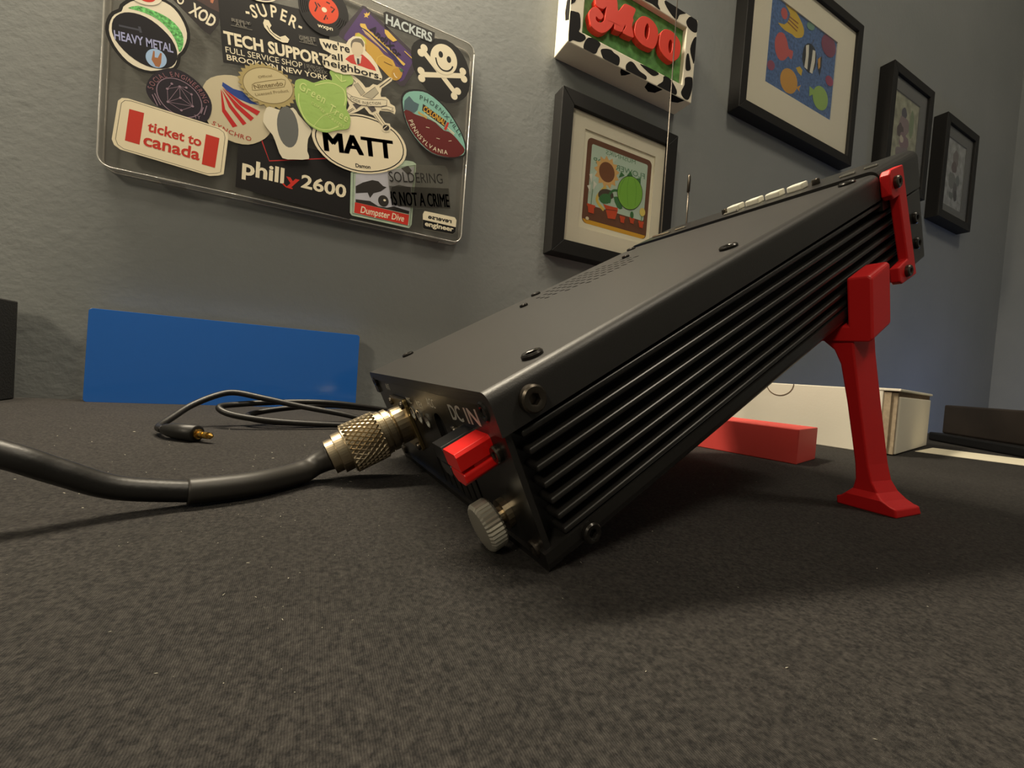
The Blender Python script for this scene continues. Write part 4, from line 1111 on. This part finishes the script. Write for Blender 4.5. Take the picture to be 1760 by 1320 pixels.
s = Sticker([(-9.9, 338.9), (-3.5, 341.0), (3.6, 341.8), (12.8, 343.3), (14.7, 348.0), (18.6, 352.9), (24.9, 355.0), (28.9, 351.6), (29.9, 344.1), (35.6, 340.7), (41.5, 335.1), (46.8, 325.6), (46.2, 322.0), (40.1, 320.9), (29.2, 320.2), (18.6, 317.3), (12.4, 315.0), (8.3, 315.0), (5.2, 314.4), (1.1, 315.0), (-4.0, 315.3), (-6.3, 319.8), (-2.5, 324.6), (1.3, 329.3), (-5.9, 330.8), (-8.7, 335.1)], ink((240, 230, 202)), 'white die-cut sticker with black script and a figure in red', 0)
p = s.p
p.poly([(12.9, 329.3), (16.5, 334.3), (21.7, 337.7), (28.0, 339.4), (33.6, 336.6), (39.4, 332.0), (41.0, 328.9), (33.1, 328.2), (27.6, 328.3), (18.0, 327.5)], ink((206, 66, 58)))
p.poly([(20.1, 336.3), (27.0, 337.9), (26.4, 330.9), (23.3, 328.0), (21.2, 331.7)], ink((228, 220, 200))); p.poly([(22.9, 334.1), (24.9, 334.5), (25.6, 329.5), (23.5, 328.7)], ink((70, 68, 72)))
p.poly(ring(*[(22.6, 343.6), (27.9, 344.2), (22.6, 335.6)], n=28), ink((222, 206, 176)))
p.poly([(16.9, 343.3), (17.3, 347.9), (20.8, 351.8), (26.1, 353.2), (28.5, 349.2), (27.6, 346.5), (25.2, 349.2), (20.0, 348.1), (18.2, 345.5), (17.8, 341.5)], ink((120, 112, 100)), smooth=2)
p.text("we're", [(-6.2, 332.6), (16.6, 336.6), (-7.3, 337.6)], BLK, 0.015, 'x'); p.text('all', [(1.5, 325.3), (10.9, 326.6), (1.1, 331.5)], BLK, 0.015, 'asc'); p.text('neighbors.', [(-5.0, 317.5), (46.2, 322.9), (-5.6, 322.0)], BLK, 0.015, 'x'); s.done()
s = Sticker([(57.3, 238.3), (85.6, 252.0), (114.7, 259.1), (118.5, 256.0), (124.5, 218.5), (122.8, 215.6), (86.1, 207.7), (64.0, 206.3), (59.4, 223.5)], 'thin_film', 'see-through sticker with scratchy black capitals', 0)
p = s.p
p.poly([(60.0, 223.7), (120.4, 236.8), (124.0, 216.5), (86.1, 208.2), (64.0, 206.7)], 'smoke_film')
p.text('SOLDERING', [(60.3, 227.9), (114.2, 240.2), (58.9, 237.8)], ink((34, 32, 30)), 0.0); p.text('IS NOT A CRIME', [(64.1, 205.7), (123.0, 217.8), (62.1, 218.9)], ink((20, 19, 18)), 0.0, heavy=0.02); s.done()
s = Sticker([(95.1, 203.7), (96.7, 207.5), (129.4, 208.5), (131.5, 205.8), (131.0, 193.3), (128.3, 190.3), (97.6, 189.2), (96.2, 190.7)], ink((238, 228, 200)), 'small two-tone sticker with one mirrored word', 0)
p = s.p
p.poly([(95.6, 198.4), (131.3, 198.4), (131.0, 193.3), (128.3, 190.4), (97.6, 189.3), (96.2, 190.7)], BLK)
p.text('reverse', [(100.9, 200.8), (126.2, 201.5), (100.6, 204.2)], BLK, 0.03, 'x', mirror=True); p.text('engineer', [(98.0, 192.7), (128.9, 193.2), (97.6, 196.4)], CRM, 0.03, 'x'); s.done()

# ================================================================ framed pictures
def picture(name, label, x0, x1, z0, z1, rail, depth, mat_m, op, art_fn, label_art, frame_m='frame_black', group=None):
    """Frame, mat board with opening, print and glass pane; front face of the frame at WY - depth. Sizes in mm."""
    yb_ = WY * 1000 - 0.4; yf = WY * 1000 - depth
    root = tag(empty(name, ((x0 + x1) / 2000, WY, z0 / 1000)), label, 'picture frame')
    rx = [((x0, z0), (x1, z0), (x1 - rail, z0 + rail), (x0 + rail, z0 + rail)), ((x1, z0), (x1, z1), (x1 - rail, z1 - rail), (x1 - rail, z0 + rail)),
          ((x1, z1), (x0, z1), (x0 + rail, z1 - rail), (x1 - rail, z1 - rail)), ((x0, z1), (x0, z0), (x0 + rail, z0 + rail), (x0 + rail, z1 - rail))]
    for q in rx:
        V, F = plate(list(q), [], wall_plane(yb_), 0.0, yb_ - yf)
        link_mesh('frame_rail', *fix(V, F, bev=0.0006, ang=60, segs=2), frame_m, root)
    i0, i1, k0, k1 = x0 + rail - 1, x1 - rail + 1, z0 + rail - 1, z1 - rail + 1
    ym = yf + 5.0
    V, F = plate([(i0, k0), (i1, k0), (i1, k1), (i0, k1)], [[(op[0], op[2]), (op[1], op[2]), (op[1], op[3]), (op[0], op[3])]], wall_plane(ym + 1.6), 0.0, 1.6)
    link_mesh('mat_board', *fix(V, F), mat_m, root)
    art = link_mesh('print', *fix(*plate([(op[0] - 2, op[2] - 2), (op[1] + 2, op[2] - 2), (op[1] + 2, op[3] + 2), (op[0] - 2, op[3] + 2)], [], wall_plane(ym + 2.2), 0.0, 0.5)), 'paper', root)
    tag(art, label_art)
    fl = Flat(wall_plane(ym + 1.7)); fl.step = 0.025
    art_fn(fl)
    if fl.mb.v: fl.mb.build('artwork', art)
    V, F = plate([(i0, k0), (i1, k0), (i1, k1), (i0, k1)], [], wall_plane(ym - 1.2), 0.0, 0.8)
    link_mesh('glass_pane', V, F, 'pane_glass', root)
    return root

def art_plants(f):
    f.poly(rrect(292.3, 398.7, 240.8, 346.4, 7, 5), ink((112, 74, 56)))
    f.poly(rrect(299.3, 391.8, 264.5, 339.6, 2.5, 4), ink((188, 208, 192)))
    f.poly([(293.6, 246), (397.4, 246), (395, 242.4), (391, 240.8), (300, 240.8), (296, 242.4)], ink((222, 166, 56)))
    f.poly([(334, 339), (346, 339), (303, 293), (299.5, 298)], ink((200, 216, 202)))
    GT = ink((104, 142, 112))
    f.text('MUSHNIKS', [(321.3, 333.4), (370.4, 334.2), (321.4, 338.7)], GT, 0.0, mirror=True)
    f.text('FLOWER SHOP', [(303.0, 317.5), (388.1, 319.6), (302.9, 324.4)], GT, 0.01, mirror=True)
    POT = ink((208, 82, 50)); LF = ink((70, 120, 72)); LG = ink((128, 184, 70)); DK = ink((46, 44, 40))
    # tall brown-centred bloom with yellow stem (left)
    f.stroke(smooth_open([(325.3, 293.7), (312.7, 274.5), (325.0, 263.3)]), 4.0, ink((222, 190, 92)))
    cc = [(325.1, 311.4)][0]
    f.poly([(cc[0] + (20.5 if k % 2 else 15.5) * math.cos(2 * PI * k / 26), cc[1] + (20.5 if k % 2 else 15.5) * math.sin(2 * PI * k / 26)) for k in range(26)], ink((222, 176, 112)))
    f.poly(ring(cc, (cc[0] + 12.5, cc[1]), None, 24), ink((124, 80, 54)))
    f.poly([(314.2, 281.9), (320.2, 288.8), (333.6, 290.5), (339.0, 282.9), (328.2, 276.5), (317.0, 276.4)], ink((84, 72, 62)), smooth=2)
    # leaves and big pot (centre)
    f.poly([(316.0, 275.3), (320.8, 282.7), (331.9, 284.7), (335.0, 276.5), (324.2, 271.1)], LF, smooth=2); f.poly([(338.9, 283.7), (350.6, 284.0), (354.2, 272.1), (345.9, 271.9)], LF, smooth=2)
    f.stroke(smooth_open([(333.0, 274.2), (331.9, 284.7), (338.1, 291.6), (347.3, 293.1)]), 3.0, LF)
    f.poly([(323.1, 270.8), (328.8, 270.4), (346.7, 271.2), (347.1, 267.6), (344.1, 256.0), (332.2, 254.6), (327.5, 265.6)], POT); f.stroke([(327.1, 264.7), (346.4, 267.5)], 0.6, DK)
    # round green cactus (right)
    f.poly([(344.4, 309.6), (347.4, 318.5), (353.9, 314.9)], LF); f.poly([(357.2, 315.8), (363.1, 323.5), (367.3, 317.7)], LF); f.poly([(373.5, 316.6), (381.1, 319.2), (381.5, 311.3)], LF)
    body_ = ring(*[(365.1, 295.3), (386.2, 295.7), (363.6, 273.4)], n=36)
    f.poly(body_, LG); f.stroke(body_, 0.7, DK, True)
    for q in ([(354.7, 312.4), (348.9, 299.9), (347.7, 288.7)], [(361.5, 316.0), (359.5, 300.9), (363.1, 277.9)], [(370.1, 314.7), (375.0, 303.1), (374.9, 280.8)]): f.stroke(smooth_open(q), 0.5, ink((96, 148, 56)), up=False)
    # small pots along the sill
    for c, sc in (([(304.6, 263.6), (305.4, 255.0)], 1.0), ([(355.4, 260.4), (356.0, 254.2)], .7), ([(371.5, 262.3), (372.1, 256.9)], .7), ([(387.4, 261.3), (388.2, 254.7)], .75)):
        a, b = c; w_ = 6.4 * sc
        f.poly([(a[0] - w_, a[1] + 2), (a[0] + w_, a[1] + 2), (a[0] + w_, a[1] - 1), (a[0] + w_ * .8, a[1] - 1), (b[0] + w_ * .65, b[1]), (b[0] - w_ * .65, b[1]), (a[0] - w_ * .8, a[1] - 1), (a[0] - w_, a[1] - 1)], POT)
    f.stroke([(304.4, 265.3), (305.1, 284.8)], 1.0, ink((120, 150, 120)))
    for q in ([(298.1, 301.3), (302.8, 303.4), (302.3, 291.1)], [(296.2, 286.8), (301.4, 289.1), (301.3, 279.4)], [(305.1, 295.3), (310.5, 292.4), (305.7, 283.2)]): f.poly(q, ink((228, 226, 212)))
    f.poly(ring(*[(370.9, 267.8), (373.9, 267.9), (371.2, 263.2)], n=12), LF); f.poly(ring(*[(388.4, 275.6), (393.4, 275.8), (388.5, 270.0)], n=12), ink((226, 206, 110))); f.stroke([(388.0, 269.9), (387.3, 262.2)], 1.0, LF)
    f.poly(ring(*[(300.1, 247.1), (302.7, 247.2), (300.1, 245.0)], n=12), ink((226, 214, 180)))
picture('picture_frame', 'black framed print of potted plants below the cow-print sign', 248, 436, 195.5, 389, 17, 20, 'mat_board', (286.5, 402.5, 233.5, 353.2), art_plants, 'white print showing a flower shop window with potted plants')

def art_fish(f):
    mat('sea_blue', (72, 104, 156), 0.8, var=0.4, vscale=220, detail=6)
    f.poly([(613.5, 532.5), (798, 532.5), (798, 668.0), (613.5, 668.0)], 'sea_blue')
    Y = ink((214, 178, 62)); O = ink((206, 152, 70)); G = ink((150, 184, 96)); C = ink((196, 92, 92)); M = ink((134, 72, 98)); W_ = ink((226, 222, 208)); K_ = ink((38, 42, 52))
    f.poly([(642.7, 674.2), (657.9, 674.1), (679.9, 666.7), (695.7, 657.2), (702.6, 647.7), (698.9, 636.8), (682.3, 628.9), (671.6, 630.1), (653.0, 628.3), (633.9, 632.5), (650.1, 636.5), (660.2, 647.9), (662.0, 658.8), (650.7, 665.8)], Y, smooth=2)
    for q in ([(659.4, 653.6), (685.6, 652.9)], [(658.3, 649.1), (686.0, 645.8)], [(657.5, 643.7), (684.1, 639.9)]): f.stroke(q, 2.2, ink((140, 86, 50)))
    f.poly(ring(*[(647.6, 652.5), (655.9, 654.1), (648.9, 644.0)], n=16), C)
    f.poly([(631.5, 593.7), (631.1, 607.5), (639.2, 619.3), (652.2, 622.3), (662.3, 612.4), (667.0, 604.2), (678.2, 605.6), (675.9, 591.4), (666.9, 593.0), (659.6, 584.6), (648.6, 579.0), (638.1, 582.5)], C, smooth=2)
    f.poly(ring(*[(626.2, 562.8), (635.8, 564.6), (626.4, 555.0)], n=14), ink((150, 78, 104)))
    f.poly(ring(*[(674.3, 556.0), (697.2, 556.2), (672.2, 536.3)], n=22), O); f.poly([(694.2, 553.0), (707.1, 561.9), (703.0, 554.1), (705.4, 549.7)], O)
    f.poly([(689.4, 583.3), (699.2, 589.2), (707.0, 585.9), (705.6, 576.0), (695.5, 578.4)], Y)
    f.poly([(703.1, 610.5), (707.7, 627.0), (721.0, 635.6), (736.5, 632.4), (742.7, 617.8), (740.0, 599.7), (728.6, 588.9), (713.4, 591.5), (705.6, 599.0)], K_, smooth=2)
    f.poly([(710.5, 628.1), (718.6, 632.5), (720.3, 617.4), (719.9, 591.9), (711.3, 592.8), (713.0, 612.4)], W_); f.poly([(730.3, 628.8), (737.7, 629.7), (739.1, 612.1), (735.0, 590.9), (726.9, 590.4), (729.6, 610.5)], W_)
    f.poly([(744.8, 610.1), (758.0, 630.3), (759.2, 611.4), (756.1, 595.1)], K_); f.poly([(746.3, 619.2), (753.6, 626.4), (754.8, 609.7), (750.8, 603.8)], O); f.stroke([(730.6, 645.8), (725.0, 634.0)], 1.0, K_)
    f.poly(ring(*[(773.8, 652.9), (795.7, 654.2), (774.9, 634.9)], n=18), M)
    f.poly(ring(*[(785.2, 597.3), (797.1, 598.4), (785.9, 588.8)], n=14), ink((156, 62, 98)))
    f.poly(ring(*[(763.8, 560.0), (786.7, 560.4), (763.2, 540.2)], n=22), G); f.poly([(730.1, 568.2), (743.5, 566.7), (741.1, 558.3), (731.6, 551.8)], G)
    f.poly(ring(*[(718.5, 662.8), (729.4, 664.4), (717.8, 655.8)], n=14), ink((112, 150, 132)))
    f.stroke([(765.3, 522.8), (789.6, 524.2)], 1.2, ink((110, 104, 96)))
picture('picture_frame', 'black framed blue picture of colourful fish on a white mat', 552, 866, 470, 722, 15, 20, 'mat_board', (613.5, 798, 532.5, 668), art_fish, 'blue underwater print with colourful fish')

def art_sketch(x0, x1, z0, z1, pal):
    def fn(f):
        mat(pal[0][0], pal[0][1], 0.85, var=0.35, vscale=70, detail=6)
        f.poly([(x0, z0), (x1, z0), (x1, z1), (x0, z1)], pal[0][0])
        w, h = x1 - x0, z1 - z0
        rnd = random.Random(int(x0))
        for (u, v, a, b, c) in pal[1]:
            P = [(x0 + w * (u + a * math.cos(t) * rnd.uniform(.75, 1.2)), z0 + h * (v + b * math.sin(t) * rnd.uniform(.75, 1.2))) for t in [2 * PI * k / 11 for k in range(11)]]
            f.poly(P, ink(c, 0.8), smooth=2)
    return fn
picture('picture_frame', 'small black framed greenish sketch partly hidden behind the raised radio', 974, 1147, 477, 703, 17, 24, 'mat_grey', (1002, 1102, 514, 660),
        art_sketch(1002, 1102, 514, 660, (('sketch_green', (150, 150, 128)), [(.42, .78, .12, .07, (74, 72, 84)), (.45, .62, .2, .13, (132, 112, 116)), (.33, .52, .13, .1, (78, 64, 66)), (.5, .4, .22, .12, (128, 104, 112)), (.4, .42, .07, .05, (186, 176, 158)), (.5, .2, .34, .14, (124, 112, 116)), (.75, .7, .1, .2, (120, 136, 104))])), 'pale greenish drawing')
picture('picture_frame', 'small black framed grey sketch nearest the corner of the room', 1216, 1387, 462, 687, 17, 24, 'mat_grey', (1246, 1341, 498, 646),
        art_sketch(1246, 1341, 498, 646, (('sketch_grey', (150, 152, 152)), [(.5, .75, .16, .12, (112, 104, 104)), (.45, .62, .14, .1, (92, 78, 80)), (.4, .4, .2, .14, (110, 112, 112)), (.6, .3, .12, .12, (84, 84, 86)), (.65, .2, .09, .08, (52, 52, 56)), (.42, .18, .14, .06, (100, 104, 104)), (.7, .45, .1, .08, (104, 108, 110))])), 'grey pencil drawing')

# ================================================================ deep cow-print sign
sign = tag(empty('cow_print_sign', (0.343, WY, 0.430)), 'deep white box sign with cow spots and red letters on green', 'sign')
sx0, sx1, sz0, sz1 = 243.0, 444.0, 430.5, 541.0
mat('sign_white', (234, 226, 204), 0.5, bump=0.05, bscale=200); mat('cow_black', (24, 22, 23), 0.6, spec=0.15); mat('sign_green', (84, 140, 66), 0.7, var=0.35, vscale=120, detail=6, bump=0.2, bscale=200); mat('sign_red', (232, 66, 48), 0.45, bump=0.08, bscale=150)
rim = [(262, 448.5), (424.5, 448.5), (424.5, 523.5), (262, 523.5)]
V, F = plate([(sx0, sz0), (sx1, sz0), (sx1, sz1), (sx0, sz1)], [rim], wall_plane(448.2), 0.0, 29.8)
box_ = link_mesh('box_frame', *fix(V, F, bev=0.0010, ang=60), 'sign_white', sign)
V, F = plate([(260, 446), (427, 446), (427, 526), (260, 526)], [], wall_plane(448.2), 0.0, 23.5)
link_mesh('green_panel', *fix(V, F), 'sign_green', sign)
def clampf(P):
    return [(min(max(a, sx0 + .6), sx1 - .6), min(max(b, sz0 + .6), sz1 - .6)) for a, b in P]
spots = [[(241.3, 461.2), (251.2, 467.1), (256.9, 466.3), (258.8, 452.7), (257.5, 447.3), (265.1, 446.9), (267.0, 442.8), (260.1, 436.6), (249.9, 434.5), (244.0, 431.5)], [(265.9, 438.7), (271.2, 446.4), (281.8, 448.4), (288.6, 446.2), (285.8, 439.5), (282.6, 432.3), (272.9, 429.4), (265.4, 431.2)],
         [(289.3, 438.5), (294.9, 443.2), (304.3, 445.7), (309.3, 444.0), (317.7, 442.3), (318.5, 434.9), (314.8, 430.3), (302.9, 427.0), (296.3, 428.8)], [(328.4, 436.2), (334.4, 443.7), (341.2, 443.8), (350.5, 438.3), (362.3, 436.1), (361.2, 429.8), (350.2, 425.0), (338.1, 424.4), (330.9, 428.2)],
         [(350.5, 446.8), (361.9, 447.9), (381.9, 447.6), (378.7, 443.0), (371.7, 440.4), (360.6, 442.8)], [(381.0, 431.1), (390.2, 439.9), (391.3, 447.1), (402.5, 447.9), (415.3, 438.2), (414.2, 430.8), (399.5, 424.9), (384.4, 425.6)],
         [(428.6, 459.1), (440.0, 464.1), (442.9, 460.9), (443.0, 448.2), (439.4, 435.6), (434.8, 431.9), (427.7, 432.9), (423.5, 438.4), (428.6, 450.0)], [(428.0, 488.8), (431.6, 491.7), (436.0, 480.8), (437.3, 472.9), (429.3, 469.1), (427.3, 477.4)],
         [(433.4, 498.7), (438.0, 513.9), (443.6, 518.3), (444.1, 500.9), (442.7, 483.4), (439.3, 486.3)], [(422.3, 530.8), (430.6, 541.4), (440.9, 540.3), (443.6, 534.5), (443.7, 526.0), (437.0, 522.5), (426.7, 524.4)],
         [(381.7, 538.6), (395.4, 542.1), (420.7, 541.2), (409.8, 533.6), (405.0, 525.0), (391.2, 529.5)], [(349.0, 525.0), (352.8, 530.6), (369.9, 537.2), (371.7, 530.1), (375.9, 524.7), (362.2, 525.8)], [(240.5, 475.6), (242.6, 481.3), (249.7, 483.4), (248.8, 477.0), (242.0, 471.6)]]
def cut(P):
    """keep the painted spot on the raised border: drop it inwards only as far as the rim"""
    out = []
    for a, b in smooth_loop(P, 3):
        if 262 < a < 424.5 and 448.5 < b < 523.5:
            da = [(a - 262, 'l'), (424.5 - a, 'r'), (b - 448.5, 'b'), (523.5 - b, 't')]
            k = min(da)[1]
            a = 262 if k == 'l' else 424.5 if k == 'r' else a
            b = 448.5 if k == 'b' else 523.5 if k == 't' else b
        out.append((a, b))
    return clampf(out)
for P in spots:
    fl = Flat(wall_plane(418.4)); fl.step = 0.0; fl.z = 0.08
    fl.poly(cut(P), 'cow_black').mb.build('cow_spot', box_)
# spots that carry on over the underside and the left side of the box
for x0_, x1_, y1_ in ((322, 338, 428), (366, 392, 432), (408, 432, 430)):
    link_mesh('cow_spot', [(x0_ / 1000, .4190, .43042), (x1_ / 1000, .4190, .43042), (x1_ / 1000 - .004, y1_ / 1000 - .003, .43042), ((x0_ + x1_) / 2000, y1_ / 1000, .43042), (x0_ / 1000 + .003, y1_ / 1000 - .004, .43042)], [(0, 4, 3, 2, 1)], 'cow_black', box_)
for z0_, z1_, y1_ in ((455, 486, 429), (508, 530, 434)):
    link_mesh('cow_spot', [(.24292, .4190, z0_ / 1000), (.24292, .4190, z1_ / 1000), (.24292, y1_ / 1000 - .002, z1_ / 1000 - .004), (.24292, y1_ / 1000, (z0_ + z1_) / 2000), (.24292, y1_ / 1000 - .002, z0_ / 1000 + .005)], [(0, 1, 2, 3, 4)], 'cow_black', box_)
def letter(outer, holes=()):
    V, F = plate(smooth_loop(outer, 2), [smooth_loop(h, 2) for h in holes], wall_plane(425.0), 0.0, 7.5)
    link_mesh('letter', *fix(V, F, bev=0.0006, ang=55), 'sign_red', sign)
letter([(268.3, 471.3), (270.0, 477.5), (274.5, 482.6), (279.8, 484.0), (287.2, 480.9), (289.1, 477.4), (285.6, 472.8), (281.8, 472.3), (279.0, 473.6), (278.8, 470.4), (281.4, 468.5), (285.9, 469.5), (290.3, 473.6), (291.3, 479.0), (292.1, 486.7), (292.3, 490.6), (288.9, 486.6), (284.4, 485.2), (278.1, 485.4), (276.2, 489.4), (277.1, 496.0), (295.0, 505.4), (304.3, 508.4), (308.3, 501.5), (310.0, 493.4), (316.4, 502.6), (320.1, 506.8), (335.2, 507.9), (335.7, 503.6), (333.1, 496.0), (334.3, 492.7), (332.5, 485.5), (336.1, 476.0), (334.8, 472.3), (319.7, 471.3), (320.9, 476.0), (322.9, 480.1), (321.9, 482.2), (318.7, 473.2), (315.5, 471.2), (307.0, 470.1), (306.3, 473.0), (305.1, 476.9), (301.8, 470.4), (296.0, 463.6), (288.6, 458.3), (279.3, 457.8), (272.9, 459.9), (271.0, 464.0)])
letter([(337.4, 487.6), (340.0, 495.8), (346.9, 503.6), (355.4, 506.4), (365.4, 505.5), (373.2, 500.2), (375.6, 491.9), (374.3, 482.1), (369.9, 473.0), (362.9, 470.8), (350.6, 470.3), (341.5, 473.8), (337.4, 479.8)], [[(356.3, 498.9), (359.8, 495.8), (360.1, 488.1), (358.3, 480.7), (355.7, 479.7), (353.5, 484.0), (353.4, 492.5)]])
letter([(378.1, 489.0), (379.9, 497.7), (385.7, 504.2), (394.8, 506.7), (404.5, 505.4), (413.8, 499.7), (415.9, 490.9), (414.2, 480.6), (408.2, 473.4), (401.0, 469.2), (390.5, 470.5), (382.5, 474.7), (378.7, 481.2)], [[(397.0, 495.5), (400.7, 492.9), (401.1, 484.9), (399.3, 479.4), (396.6, 479.0), (394.5, 484.9), (394.6, 491.8)]])

# ================================================================ tidy up
for o in bpy.data.objects:
    if '_o' in o: del o['_o']
